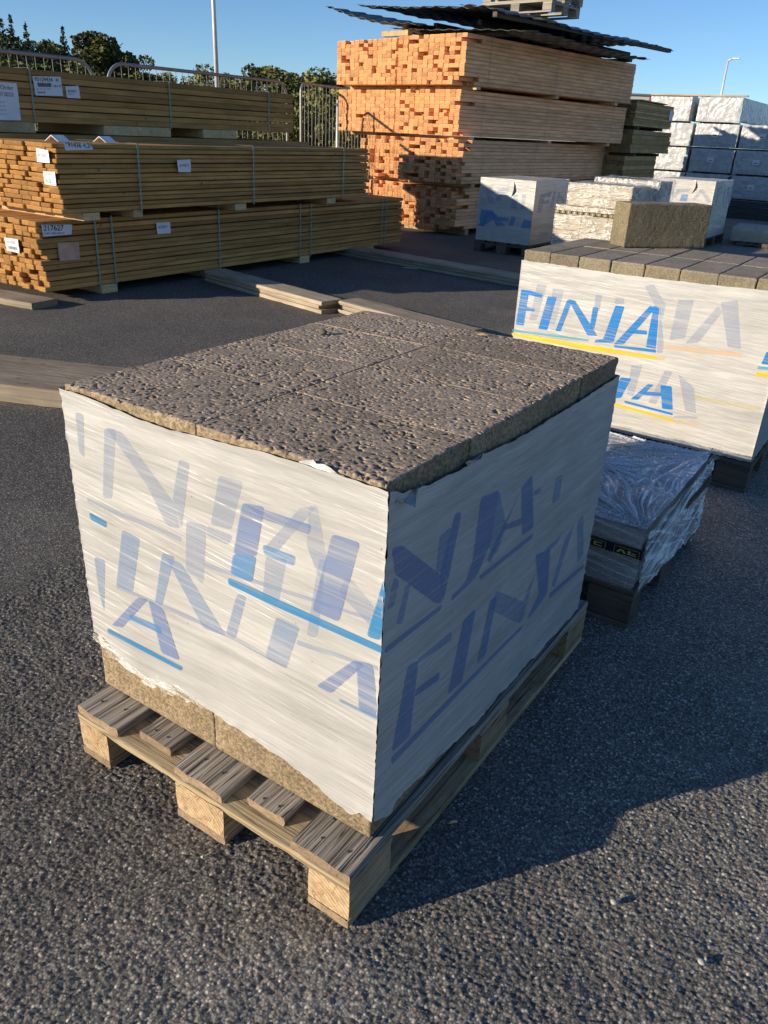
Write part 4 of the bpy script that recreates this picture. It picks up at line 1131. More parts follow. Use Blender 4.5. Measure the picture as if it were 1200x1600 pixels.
# --- lower bundle on the left
A = bundle('lumber_bundle', (-5.38, 3.07, 0.08), 0.002, 1.15, 5.34, 0.548, 11, 13, 'imp', 'imp_end',
           'lowest brown treated board bundle on the left, with a peach paper on its side', group='treated board bundles',
           endj=0.022, recess=0.10, rec_d=(0.03, 0.08), straps=(0.53, 0.70, 1.98, 3.23, 3.42, 4.84, 4.93), xj=0.008, gap_every=2, notch=((2, 1), (1, 3)))
for y in (0.63, 1.90, 3.33, 4.62):
    skid(A, y, -0.079, 0.078, 1.12, 0.17)
o, ti = sheet(A, [(-5.376, 3.108, 0.606), (-5.376, 3.391, 0.592), (-5.376, 3.374, 0.515), (-5.376, 3.112, 0.516)])
write(o, ti, '217627', 0.062, (-5.376, 3.12, 0.560), (0, 1, -.05), (0, 0.05, 1), (1, 0, 0))
write(o, ti, 'SORT. VIRKE 28X120', 0.020, (-5.376, 3.125, 0.532), (0, 1, -.05), (0, 0.05, 1), (1, 0, 0))
sheet(A, [(-5.376, 3.23, 0.461), (-5.376, 3.433, 0.451), (-5.376, 3.425, 0.313), (-5.376, 3.229, 0.316)], 'paper_peach', 'peach_paper', 0.008)
o, ti = sheet(A, [(-5.376, 4.269, 0.555), (-5.376, 4.435, 0.552), (-5.376, 4.434, 0.456), (-5.376, 4.274, 0.456)])
write(o, ti, '#13033', 0.034, (-5.376, 4.29, 0.505), (0, 1, 0), (0, 0, 1), (1, 0, 0), 'ink_grey')
o, ti = sheet(A, [(-5.816, 3.052, 0.47), (-5.629, 3.052, 0.474), (-5.632, 3.052, 0.364), (-5.809, 3.052, 0.369)], out=(0, -1, 0))
write(o, ti, '#13033', 0.036, (-5.79, 3.052, 0.43), (1, 0, 0), (0, 0, 1), (0, -1, 0), 'ink_grey')
bars(o, ti, (-5.78, 3.052, 0.385), (1, 0, 0), (0, 0, 1), (0, -1, 0), 0.12, 0.025, 20, 'ink_grey')

# --- middle bundle
B = bundle('lumber_bundle', (-5.225, 3.225, 0.692), 0.012, 1.15, 4.24, 0.513, 9, 14, 'imp', 'imp_end',
           'middle brown treated board bundle on the left, two white papers on its end', group='treated board bundles',
           endj=0.020, recess=0.05, rec_d=(0.02, 0.04), straps=(0.77, 2.2, 3.7), gap_every=2, xj=0.009, brick=True)
for y in (0.26, 0.74, 2.02, 3.5):
    skid(B, y, -0.063, 0.062, 1.12, 0.16 if y != 0.74 else 0.10)
o, ti = sheet(B, [(-5.215, 3.279, 1.216), (-5.215, 3.539, 1.208), (-5.213, 3.544, 1.160), (-5.213, 3.292, 1.152)], curl=0.02)
write(o, ti, '191436 4.20', 0.050, (-5.213, 3.295, 1.178), (0, 1, -.03), (0, 0.03, 1), (1, 0, 0))
o, ti = sheet(B, [(-5.219, 4.425, 1.085), (-5.219, 4.584, 1.09), (-5.219, 4.583, 0.984), (-5.219, 4.431, 0.986)])
write(o, ti, '#13033', 0.036, (-5.219, 4.45, 1.03), (0, 1, 0), (0, 0, 1), (1, 0, 0), 'ink_grey')
o, ti = sheet(B, [(-5.442, 3.204, 1.159), (-5.291, 3.204, 1.148), (-5.288, 3.204, 1.058), (-5.45, 3.204, 1.058)], out=(0, -1, 0))
write(o, ti, '#13033', 0.034, (-5.43, 3.204, 1.10), (1, 0, 0), (0, 0, 1), (0, -1, 0), 'ink_grey')
o, ti = sheet(B, [(-5.392, 3.204, 0.994), (-5.24, 3.204, 0.999), (-5.245, 3.204, 0.898), (-5.392, 3.204, 0.901)], out=(0, -1, 0))
write(o, ti, '4.20', 0.040, (-5.37, 3.204, 0.915), (1, 0, 0), (0, 0, 1), (0, -1, 0), 'ink_grey')
write(o, ti, 'Order', 0.024, (-5.36, 3.204, 0.97), (1, 0, 0), (0, 0, 1), (0, -1, 0), 'ink_grey')

# --- upper bundle, carried by the row behind
CY0, XU = 2.95, -6.72
Cb = bundle('lumber_bundle', (XU, CY0, 1.327), 0.0, 1.58, 7.785 - CY0, 0.445, 12, 8, 'imp', 'imp_end',
            'topmost brown treated board bundle on the left, thick boards with a large barcode label', group='treated board bundles',
            endj=0.008, straps=(4.08 - CY0, 5.73 - CY0, 7.31 - CY0), gap_every=2, xj=0.006)
for y, wd in ((3.70, 0.76), (5.29, 0.88), (6.48, 0.54)):
    me = box_mesh('bearer', 1.1, wd, 0.088, 0.003, 1)
    link('bearer', me, [M['skid'], M['skid_end']], Cb, (-0.55, y - CY0, -0.09))
me = box_mesh('board', 0.10, 0.30, 0.045, 0.002, 1)
link('board', me, [M['imp'], M['imp_end']], Cb, (-0.62, 4.86, 0.34))
xu = XU + 0.004
o, ti = sheet(Cb, [(xu, 4.115, 1.707), (xu, 4.412, 1.723), (xu, 4.415, 1.563), (xu, 4.122, 1.552)])
ex, ez = (0, 1, .04), (0, -.04, 1)
write(o, ti, '93129434', 0.048, (xu, 4.13, 1.668), ex, ez, (1, 0, 0))
write(o, ti, '42', 0.036, (xu, 4.35, 1.680), ex, ez, (1, 0, 0))
bars(o, ti, (xu, 4.155, 1.625), ex, ez, (1, 0, 0), 0.14, 0.033)
write(o, ti, '28x145', 0.028, (xu, 4.32, 1.632), ex, ez, (1, 0, 0))
write(o, ti, 'Trall   Impr.   Klass   Antal', 0.014, (xu, 4.135, 1.604), ex, ez, (1, 0, 0), 'ink_grey')
write(o, ti, 'Special', 0.031, (xu, 4.14, 1.570), ex, ez, (1, 0, 0))
o, ti = sheet(Cb, [(xu, 4.449, 1.646), (xu, 4.6, 1.661), (xu, 4.606, 1.552), (xu, 4.455, 1.549)])
write(o, ti, '#13033', 0.031, (xu, 4.472, 1.60), (0, 1, 0), (0, 0, 1), (1, 0, 0))
write(o, ti, 'trallvirke', 0.017, (xu, 4.472, 1.578), (0, 1, 0), (0, 0, 1), (1, 0, 0), 'ink_grey')
o, ti = sheet(Cb, [(xu, 3.62, 1.64), (xu, 3.944, 1.639), (xu, 3.936, 1.339), (xu, 3.62, 1.332)], curl=0.01)
write(o, ti, 'Order', 0.050, (xu, 3.775, 1.583), (0, 1, 0), (0, 0, 1), (1, 0, 0), 'ink_grey')
write(o, ti, '#13033', 0.050, (xu, 3.745, 1.528), (0, 1, 0), (0, 0, 1), (1, 0, 0), 'ink_grey')
for i in range(4):
    write(o, ti, '%d st  virke  %d' % (i + 2, 40 + i * 7), 0.018, (xu, 3.70, 1.475 - i * 0.032), (0, 1, 0), (0, 0, 1), (1, 0, 0), 'ink_grey')

# the row right behind (only its upper rim is seen)
bundle('lumber_bundle', (-6.46, 3.45, 0.70), 0.0, 1.56, 4.35, 0.532, 11, 10, 'imp', 'imp_end',
       'brown bundle behind the middle one on the left, only its dark top edge showing', group='treated board bundles', xj=0.002)
bundle('lumber_bundle', (-6.62, 3.2, 0.08), 0.0, 1.5, 4.9, 0.55, 11, 10, 'imp', 'imp_end',
       'brown bundle on the ground behind the lowest left one, almost hidden', group='treated board bundles', xj=0.002)

# folded corner guards lying on the middle bundle
def angle_iron(loc, rot, label):
    V = []
    for y in (0, 0.16):
        for x, z in ((-0.062, 0.0), (0, 0.046), (0.062, 0.0), (0.056, -0.0), (0, 0.039), (-0.056, 0.0)):
            V.append((x, y, z))
    F = [(0, 1, 7, 6), (1, 2, 8, 7), (2, 3, 9, 8), (3, 4, 10, 9), (4, 5, 11, 10), (5, 0, 6, 11), (0, 5, 4, 1), (1, 4, 3, 2), (6, 7, 10, 11), (7, 8, 9, 10)]
    o = link('corner_guard', mesh_from('corner_guard', V, F), [M['white']], None, loc, rot)
    tag(o, label, 'corner guard', 'corner guards on the middle bundle')
angle_iron((-5.42, 3.33, 1.2085), 0.35, 'left white folded corner guard lying on the middle brown bundle, nearer its end')
angle_iron((-5.42, 3.78, 1.2085), 0.35, 'right white folded corner guard lying on the middle brown bundle')

# --- pale spruce pile
g_s = 'pale planed stud bundles in the tall pile'
spr = [
 # name, loc, th, W, L, h, cols
 ((-5.60, 10.23, 0.085), -0.045, 1.16, 5.5, 0.600, 12, 'lowest right bundle of the tall pale stud pile, near the ground'),
 ((-5.44, 10.02, 0.750), -0.030, 1.14, 5.75, 0.590, 12, 'second right bundle from the ground in the tall pale stud pile'),
 ((-5.665, 10.207, 1.385), -0.150, 1.25, 4.98, 0.600, 13, 'third right bundle from the ground in the tall pale stud pile, fully sunlit end'),
 ((-5.53, 10.02, 2.035), -0.165, 1.27, 4.80, 0.620, 13, 'topmost right bundle of the tall pale stud pile, just under the roof sheets'),
]
for i, (loc, th, W, L, h, cols, lab) in enumerate(spr):
    t = bundle('stud_bundle', loc, th, W, L, h, cols, 12, 'spr', 'spr_end', lab, 'lumber bundle', g_s, endj=0.010, recess=0.20, rec_d=(0.05, 0.30),
               straps=(0.55, 2.3, L - 0.5), strapm='strap_grey', xj=0.004, mesh_n=3, notch=((0, 8),) if i == 2 else (((0, 6), (0, 9)) if i == 0 else ((0, 1), (0, 10)) if i == 3 else ()))
    for y in (0.35, L / 2, L - 0.5):
        skid(t, y, -0.052 if i else -0.084, 0.05 if i else 0.083, W, 0.10)
left = [
 ((-6.82, 10.45, 0.085), -0.045, 0.68, 5.0, 0.600, 7, 'lowest left bundle of the tall pale stud pile, glowing orange in the sun'),
 ((-6.66, 10.35, 0.750), -0.030, 0.86, 5.2, 0.590, 9, 'second left bundle from the ground in the tall pale stud pile, strongly orange'),
 ((-6.925, 10.41, 1.385), -0.150, 1.24, 4.98, 0.590, 12, 'third left bundle from the ground in the tall pale stud pile'),
 ((-6.83, 10.25, 2.035), -0.165, 1.27, 4.80, 0.600, 13, 'topmost left bundle of the tall pale stud pile'),
]
for i, (loc, th, W, L, h, cols, lab) in enumerate(left):
    t = bundle('stud_bundle', loc, th, W, L, h, cols, 12, 'spr', 'spr_end', lab, 'lumber bundle', g_s, endj=0.010, recess=0.15 if i != 2 else 0.035, rec_d=(0.05, 0.2), strapm='strap_grey', xj=0.004, mesh_n=3)
    for y in (0.35, L / 2):
        skid(t, y, -0.052 if i else -0.084, 0.05 if i else 0.083, W, 0.10)

# --- roof sheets over the pile
def tile_sheet(name, prof, y0, y1, label, waves=0.2, amp=0.022, thick=0.012, skew=0.0, dz_far=0.0):
    """prof: list of (x, z) across; tile-shaped ribs along the sheet, stepped courses across"""
    x0, x1 = prof[0][0], prof[-1][0]
    nx = int(abs(x1 - x0) / 0.02); ny = int((y1 - y0) / 0.04)
    xs = np.linspace(x0, x1, nx); ys = np.linspace(y0, y1, ny)
    Xg, Yg = np.meshgrid(xs, ys, indexing='ij')
    zp = np.interp(Xg, [p[0] for p in prof], [p[1] for p in prof])
    z = zp + amp * (0.5 + 0.5 * np.sin(Xg / waves * 2 * np.pi)) + 0.020 * ((Yg / 0.35) % 1.0) + dz_far * (Yg - y0) / (y1 - y0)
    z = z + (vnoise(Xg / 0.7, Yg / 0.7, 3) - 0.5) * 0.03
    Xs = Xg + skew * (Yg - y0)
    topg = np.stack([Xs, Yg, z], -1)
    me = grid_mesh(name, topg, smooth=False)
    o = link(name, me, [M['roof']])
    sol = o.modifiers.new('thickness', 'SOLIDIFY'); sol.thickness = 0.004; sol.offset = 0
    return tag(o, label, 'roof sheet', 'dark roof sheets over the tall pile')
SK = 0.16
tile_sheet('roof_sheet', [(-8.05, 3.03), (-7.6, 2.90), (-7.1, 2.80), (-6.4, 2.76)], 10.1, 15.0, 'dark roof sheet whose tip curls up at the far left of the tall pile', skew=SK, dz_far=0.02)
tile_sheet('roof_sheet', [(-7.35, 3.00), (-6.8, 2.97), (-6.25, 2.93)], 9.95, 15.2, 'left upper dark roof sheet with ribbed front edge on the tall pile', skew=SK, dz_far=0.03)
tile_sheet('roof_sheet', [(-6.55, 2.945), (-6.0, 2.94), (-5.35, 2.90)], 9.85, 15.2, 'middle dark roof sheet on the tall pile, under the grey pallets', skew=SK, dz_far=0.03)
tile_sheet('roof_sheet', [(-5.50, 2.915), (-5.1, 2.88), (-4.88, 2.82)], 9.70, 15.35, 'right dark roof sheet overhanging the long side of the tall pile', skew=0.10, dz_far=0.06)
def beam(name, p0, p1, w_, h_, label, cat='timber', mats=('pal_dark', 'pal_dark'), group=None, extra=0.0):
    """straight squared timber between two points (its bottom centre line)"""
    p0, p1 = Vector(p0), Vector(p1); d = p1 - p0; L = d.length
    me = box_mesh(name, w_, L, h_, 0.004, 1)
    o = link(name, me, [M[mats[0]], M[mats[1]]])
    o.location = (p0 + p1) / 2
    o.rotation_euler = d.to_track_quat('Y', 'Z').to_euler()
    return tag(o, label, cat, group)
tile_sheet('roof_sheet', [(-6.95, 2.74), (-6.3, 2.71), (-5.5, 2.70), (-4.72, 2.665)], 10.25, 14.2, 'lowest dark roof sheet lying flat on the topmost stud bundles', skew=0.10, dz_far=-0.02, amp=0.015)
gt = 'timbers carrying the roof sheets'
for nm, p0, p1, lb_ in (('roof_timber', (-5.00, 9.76, 2.785), (-4.36, 15.25, 2.87), 'long brown timber along the right edge under the roof sheets'),
                        ('roof_timber', (-5.62, 10.5, 2.80), (-5.0, 15.0, 2.80), 'second dark timber from the right edge under the roof sheets'),
                        ('roof_timber', (-6.40, 10.6, 2.79), (-5.7, 15.0, 2.77), 'middle dark timber under the roof sheets'),
                        ('roof_timber', (-6.98, 10.75, 2.75), (-6.3, 15.0, 2.75), 'left dark timber under the roof sheets')):
    beam(nm, p0, p1, 0.07, 0.06, lb_, mats=('pal_dark', 'pal_dark'), group=gt)
for i, y in enumerate((10.6, 12.0, 13.3, 14.4)):
    beam('cross_timber', (-6.9 + 0.16 * (y - 10), y + 0.2, 2.66), (-5.3 + 0.13 * (y - 10), y - 0.02, 2.66), 0.12, 0.05,
         ['nearest', 'second nearest', 'third nearest', 'farthest'][i] + ' crosswise bearer lying on the topmost stud bundle', mats=('pal_dark', 'pal_dark'), group='crosswise bearers under the roof timbers')
beam('offcut', (-7.12, 10.33, 2.655), (-6.6, 10.25, 2.655), 0.1, 0.07, 'bright offcut block wedged under the left roof sheets', mats=('skid', 'skid_end'))

# grey pallets on the roof
pg = make_pallet('wooden_pallet', (-5.98, 11.15), -math.pi / 2 - 0.12, 'lower grey pallet lying on the roof sheets above the tall pile', kinds=('pal_grey', 'pal_grey', 'pal_grey'), detail=False, z=2.99)
pg2 = copy_tree(pg); pg2.location = (-5.96, 11.17, 2.99 + 0.1455)
tag(pg2, 'upper grey pallet above the tall pile, cut by the top of the frame')

# --- green treated stacks behind
gg = 'dark greenish board bundles behind the tall pile'
for i, (z, y1, x, h, rows, lb_) in enumerate(((0.10, 17.3, -4.86, 0.52, 9, 'lowest dark greenish bundle behind the tall pile'), (0.68, 17.3, -4.86, 0.50, 6, 'second dark greenish bundle from the ground behind the tall pile'),
                                   (1.235, 17.75, -4.78, 0.40, 5, 'third dark greenish bundle from the ground behind the tall pile'), (1.70, 17.7, -4.80, 0.42, 10, 'topmost dark greenish bundle behind the tall pile, with thin boards'))):
    t = bundle('lumber_bundle', (x - 0.0, 15.3, z), 0.0, 1.1, y1 - 15.3, h, 9, rows, 'grn', 'grn_end', lb_, group=gg, straps=(0.7, 2.0), strapm='strap_grey', xj=0.012, endj=0.03)
    for y in (0.3, 1.8): skid(t, y, -0.055, 0.053, 1.1, 0.1, mats=('pal_dark', 'pal_dark'))
    if i == 3:
        o, ti = sheet(t, [(x + .02, 17.36, 2.04), (x + .02, 17.60, 2.04), (x + .02, 17.60, 1.86), (x + .02, 17.36, 1.86)])
        link('cover_board', box_mesh('cover_board', 0.9, 1.6, 0.02, 0.002), [M['skid']], t, (-0.42, 1.0, 0.425))

# --- white wrapped bundles on the far right
def crumple_box(name, lx, ly, lz, seed, amp=0.012, res=0.035):
    faces = []
    def add(P, n):
        u_, v_ = P[..., 0] + P[..., 1] * 1.3, P[..., 2] + P[..., 1] * 0.3
        a = vnoise(u_ / 0.13 + seed * 3.3, v_ / 0.10 + seed, seed); b = vnoise(u_ / 0.05 + v_ / 0.1, v_ / 0.05, seed + 1)
        d = (1 - np.abs(a - 0.5) * 2) ** 4 * amp + b * amp * 0.4
        e = np.minimum(np.minimum(P[..., 0] + lx / 2, lx / 2 - P[..., 0]) if n[0] == 0 else 9, np.minimum(P[..., 2], lz - P[..., 2]) if n[2] == 0 else 9)
        m_ = sstep(0, 0.03, e) if not np.isscalar(e) else 1
        return P + (d * m_)[..., None] * np.array(n)
    nx, ny, nz = int(lx / res) + 2, max(4, int(ly / 0.12)), int(lz / res) + 2
    x = np.linspace(-lx / 2, lx / 2, nx); y = np.linspace(0, ly, ny); z = np.linspace(0, lz, nz)
    A_, B_ = np.meshgrid(x, z, indexing='ij'); faces.append(add(np.stack([A_, 0 * A_, B_], -1), (0, -1, 0)))
    A_, B_ = np.meshgrid(y, z, indexing='ij'); faces.append(add(np.stack([0 * A_ + lx / 2, A_, B_], -1), (1, 0, 0)))
    faces.append(add(np.stack([0 * A_ - lx / 2, A_, B_], -1), (-1, 0, 0)))
    A_, B_ = np.meshgrid(x, y, indexing='ij'); faces.append(add(np.stack([A_, B_, 0 * A_ + lz], -1), (0, 0, 1)))
    return merge_grids(name, faces)
gw = 'white wrapped timber bundles'
WY = 19.3
KW = 1.0414                # how much wider and higher the pile is at that distance
def wx_(x): return 0.578 + (x - 0.578) * KW
def wz_(z): return 1.384 + (z - 1.384) * KW
rowz = [(1.89, 0.46, 'top'), (1.405, 0.445, 'second from the top'), (0.915, 0.455, 'third from the top'), (0.43, 0.445, 'lowest wrapped')]
k = 0
seedm = 0
for ri, (z, h, rn) in enumerate(rowz):
    for ci, (xc, cn) in enumerate(((-5.00, 'left'), (-4.06, 'middle'), (-3.12, 'right'), (-2.20, 'far right'))):
        if ri == 0 and ci >= 2: continue
        if ri == 0: xc += -0.10 * (ci == 0) - 0.02
        k += 1
        z_w = wz_(z)
        t = empty('wrapped_bundle', (wx_(xc) + random.uniform(-.015, .015) , WY + random.uniform(-.02, .02), z_w), 0,
                  'white wrapped bundle, %s column, %s row of the far right pile' % (cn, rn), 'wrapped bundle', gw)
        link('white_wrap', crumple_box('white_wrap', 0.92, 3.6, h * KW, 50 + k), [M['wrap']], t)
        if ri > 0 and ci in (1, 2):
            V = [(-0.08, -0.024, 0.20), (0.06, -0.024, 0.20), (0.06, -0.024, 0.30), (-0.08, -0.024, 0.30)]
            lb2 = link('paper_label', mesh_from('paper_label', V, [(0, 1, 2, 3)]), [M['paper']], t)
            V = [(-0.05, -0.0255, 0.225), (0.03, -0.0255, 0.225), (0.03, -0.0255, 0.245), (-0.05, -0.0255, 0.245)]
            link('label_print', mesh_from('label_print', V, [(0, 1, 2, 3)]), [M['ink_grey']], lb2)
        for y in (0.3, 1.9, 3.2):
            skid(t, y, -0.042, 0.04, 0.86, 0.09, x1=0.43, mats=('pal_dark', 'pal_dark'))
for i in range(3):
    beam('dark_beam', (-5.4, WY - 0.15 - 0.1 * i, 0.0 + 0.13 * i), (-1.3, WY - 0.15 - 0.1 * i, 0.0 + 0.13 * i), 0.10 + 0.1 * (2 - i), 0.115,
         ['lowest', 'middle', 'upper'][i] + ' dark beam under the white wrapped bundles', 'beam', ('dark_beam', 'dark_beam'), 'dark beams under the white wrapped bundles')
beam('dark_channel', (-3.35, WY + 0.35, 2.41), (-2.2, WY + 0.75, 2.41), 0.12, 0.16, 'dark grey channel lying on top of the white wrapped bundles', 'beam', ('dark_beam', 'dark_beam'))
beam('cover_lath', (-5.85, WY + 0.05, 2.41), (-3.75, WY + 0.05, 2.41), 0.10, 0.03, 'thin bright lath on the top row of white wrapped bundles', 'timber', ('skid', 'skid_end'))

# ================================================================== MIDDLE GROUND BLOCK STACKS
def wrapped_cube(loc, th, W, L, z0, h, label, front, right, flap=None):
    t = empty('block_stack', (loc[0], loc[1], z0), th, label, 'block stack', 'wrapped block stacks on pallets')
    me = box_mesh('block_core', W - 0.03, L - 0.03, h - 0.012, 0.004)
    link('block_core', me, [M['block_smooth']], t, (-W / 2, L / 2, 0.001))
    gr = [wrap_side((-W, 0), (0, 0), [(0, 0), (1, 0)], [(0, h), (1, h)], (0, -1), 60, 14, seed=11),
          wrap_side((0, 0), (0, L), [(0, 0), (1, 0)], [(0, h), (1, h)], (1, 0), 60, 14, seed=12),
          wrap_side((0, L), (-W, L), [(0, 0), (1, 0)], [(0, h), (1, h)], (0, 1), 20, 6, seed=13),
          wrap_side((-W, L), (-W, 0), [(0, 0), (1, 0)], [(0, h), (1, h)], (-1, 0), 20, 6, seed=14)]
    a, b = np.meshgrid(np.linspace(-W, 0, 24), np.linspace(0, L, 24), indexing='ij')
    gr.append(np.stack([a, b, h - 0.002 + 0.012 * vnoise(a / 0.1, b / 0.07, 5) * np.minimum(1, np.minimum(np.minimum(-a, a + W), np.minimum(b, L - b)) / 0.05)], -1))
    f = link('milky_wrap', merge_grids('milky_wrap', gr), [M['film']], t)
    O = (loc[0], loc[1], z0)
    prints(f, front, 'y', loc[1] - 0.001, -1, O, 0.006, 0.0001)
    prints(f, right, 'x', loc[0] + 0.001, 1, O, 0.006, 0.0001)
    if flap:
        fx_, fz = flap
        tatter(f, [((fx_ - loc[0] + 0.03 * math.sin(i / 6 * 3.1) - .03, -0.004, fz + .16 - z0 - i * .03), (fx_ - loc[0] + 0.035 + 0.03 * math.sin(i / 6 * 3.1) - .03 - .004 * i, -0.035 * math.sin(i / 6 * 3.1) - .003, fz + .165 - z0 - i * .03)) for i in range(7)], M['film'])
    return t
make_pallet('wooden_pallet', (-3.83, 9.05), 0.0, 'dark pallet under the smaller white stack in front of the tall pile', kinds=('pal_dark', 'pal_dark_x', 'pal_dark'), detail=False)
wrapped_cube((-3.84, 9.07), 0.0, 0.787, 1.09, 0.146, 0.772, 'small white wrapped stack with a slanting shadow across it, by the tall pile', W1_FRONT, W1_RIGHT, (-4.15, 0.72))
make_pallet('wooden_pallet', (-2.41, 12.27), 0.0, 'dark pallet under the small white stack at the right, behind the loose block', kinds=('pal_dark', 'pal_dark_x', 'pal_dark'), detail=False)
wrapped_cube((-2.423, 12.283), 0.0, 0.825, 1.14, 0.146, 0.80, 'small white wrapped stack behind the loose block', W2_FRONT, W2_RIGHT, (-2.72, 0.78))

# glinting stack of pale blocks under clear film
OC = (-2.90, 9.1, 0.1455)
make_pallet('wooden_pallet', (-2.40, 8.69), 0.0, 'pallet under the glinting clear wrapped blocks, mostly hidden', kinds=('pal_dark', 'pal_dark_x', 'pal_dark'), detail=False)
cs = empty('block_stack', OC, 0, 'stepped stack of pale tan blocks under glittering clear film between two white stacks', 'block stack', 'wrapped block stacks on pallets')
def cblocks(x0, x1, y0, y1, z, h, nx, ny):
    for i in range(nx):
        for j in range(ny):
            bx, by = (x1 - x0) / nx, (y1 - y0) / ny
            me = box_mesh('pale_block', bx - 0.004, by - 0.004, h - 0.003, 0.004)
            link('pale_block', me, [M['tanbrick']], cs, (x0 + bx * (i + .5) - OC[0], y0 + by * (j + .5) - OC[1], z - OC[2]))
cblocks(-3.38, -2.40, 8.72, 9.45, 0.147, 0.27, 3, 2)
cblocks(-3.38, -2.40, 8.72, 9.45, 0.420, 0.27, 3, 2)
cblocks(-3.27, -2.51, 8.76, 9.45, 0.695, 0.245, 2, 2)
cblocks(-3.22, -2.44, 9.52, 10.1, 0.147, 0.84, 3, 2)
def film_box(x0, x1, y0, y1, z0_, z1_, seed, mat='clear3', nm='clear_film'):
    lx, ly, lz = x1 - x0, y1 - y0, z1_ - z0_
    me = crumple_box(nm, lx, ly, lz, seed, 0.018, 0.02)
    return link(nm, me, [M[mat]], cs, ((x0 + x1) / 2 - OC[0], y0 - OC[1], z0_ - OC[2]))
film_box(-3.39, -2.39, 8.705, 9.47, 0.15, 0.700, 71)
film_box(-3.28, -2.50, 8.745, 9.47, 0.70, 0.950, 72)
film_box(-3.25, -2.42, 9.50, 10.12, 0.15, 1.000, 73, 'clear')
strip('black_tape', [(-3.395 - OC[0], 8.688 - OC[1], .600 - OC[2]), (-2.39 - OC[0], 8.688 - OC[1], .604 - OC[2])], [(-3.395 - OC[0], 8.688 - OC[1], .640 - OC[2]), (-2.39 - OC[0], 8.688 - OC[1], .644 - OC[2])], M['tape'], cs)
bm = bmesh.new()
for i in range(13):
    x0 = -3.385 + i * 0.075
    for (a, b, c, d) in ((0, .010, .05, .016), (0, .028, .05, .033), (.0, .010, .006, .033), (.044, .010, .05, .033), (.018, .016, .032, .028)):
        vs = [bm.verts.new((x0 + p - OC[0], 8.6865 - OC[1], .600 + q - OC[2])) for p, q in ((a, b), (c, b), (c, d), (a, d))]
        bm.faces.new(vs)
me = bpy.data.meshes.new('tape_marks'); bm.to_mesh(me); bm.free()
tag(link('tape_marks', me, [M['gold']], cs), kind='stuff')

# low slab lying at the right
me = rock_block('concrete_slab', 1.3, 1.0, 0.2, 0.02, 91, pit=0.001)
o = link('concrete_slab', me, [M['tanbrick']], None, (-2.28, 13.35, 0.06), 0.1)
tag(o, 'low grey slab lying right of the small white stack, at the right edge', 'slab')
make_pallet('wooden_pallet', (-1.35, 13.3), 0.1, 'dark pallet under the low grey slab at the right edge', kinds=('pal_dark', 'pal_dark_x', 'pal_dark'), detail=False, z=-0.08)

# ================================================================== BEAMS ON THE GROUND
def plank_stack(p0, p1, ws, n, hh, label, dz=0.0, mats=('beam', 'beam_end'), group='bearers lying on the asphalt', jitter=0.012):
    """a bearer made of n flat planks nailed together"""
    p0, p1 = Vector(p0), Vector(p1); d = p1 - p0; L = d.length
    ang = math.atan2(d.y, d.x) - math.pi / 2
    t = empty('ground_bearer', ((p0 + p1) / 2)[:2] + (dz,), ang, label, 'bearer', group)
    for i in range(n):
        me = worn_board('plank', ws, L - (0.05 if i % 2 else 0), hh - 0.002, 0.003, 0.05, 1)
        link('plank', me, [M[mats[0]], M[mats[1]]], t, (random.uniform(-jitter, jitter), random.uniform(-.02, .02), i * hh))
    return t
plank_stack((-5.25, 4.85, 0), (-3.50, 4.47, 0), 0.24, 3, 0.036, 'bearer of three planks on the asphalt, running from under the lowest brown bundle')
plank_stack((-3.44, 4.62, 0), (-2.1, 4.33, 0), 0.24, 3, 0.036, 'short bearer continuing the first one, just behind the nearest stack')
plank_stack((-5.75, 7.42, 0), (-2.55, 6.96, 0), 0.25, 3, 0.034, 'shaded bearer between the left bundles and the wide FINJA stack')
plank_stack((-4.9, 1.05, 0), (-2.55, 1.98, 0), 0.52, 1, 0.10, 'thick bleached beam at the left edge, running behind the nearest stack')
plank_stack((-6.3, 2.82, 0), (-5.22, 2.96, 0), 0.26, 1, 0.055, 'short stub beam in front of the lowest bundle at the left edge', mats=('beam', 'beam_end'))


# small things
def pebble(loc, r, mat, label, name='pebble', sq=0.7):
    bm = bmesh.new(); bmesh.ops.create_icosphere(bm, subdivisions=2, radius=r)
    sd_ = random.uniform(0, 50)
    for v in bm.verts:
        v.co *= 1 + 0.35 * mnoise.noise(v.co / r * 0.9 + Vector((sd_, 0, 0)))
        v.co.z *= sq
    me = bpy.data.meshes.new(name); bm.to_mesh(me); bm.free()
    o = link(name, me, [M[mat]], None, loc, random.uniform(0, 6))
    return tag(o, label, name)
pebble((-0.70, 0.796, 0.906), 0.010, 'pebble_dark', 'small dark pebble on top of the nearest block stack, near its back corner')
pebble((0.399, 0.363, 0.006), 0.008, 'pebble', 'pale pebble on the sunlit asphalt just past the shadow edge of the nearest stack')
pebble((0.579, 0.337, 0.006), 0.007, 'pebble', 'pale pebble on the sunlit asphalt at the lower right of the frame')
rg = np.random.default_rng(12)
V, F = [], []
for i in range(170):
    x, y = rg.uniform(-1.6, 1.5), rg.uniform(-0.7, 2.2)
    if -0.85 < x < 0.03 and -0.02 < y < 1.25: continue
    s_ = rg.uniform(0.0015, 0.0042); k0 = len(V)
    for dx, dy, dz_ in ((-1, -.7, -.3), (.9, -.8, -.2), (1.1, .8, -.3), (-.8, .9, -.2), (0.1, 0, 1.0)):
        V.append((x + dx * s_ * rg.uniform(.6, 1.3), y + dy * s_ * rg.uniform(.6, 1.3), 0.0015 + (dz_ + .3) * s_))
    F += [(k0, k0 + 1, k0 + 4), (k0 + 1, k0 + 2, k0 + 4), (k0 + 2, k0 + 3, k0 + 4), (k0 + 3, k0, k0 + 4)]
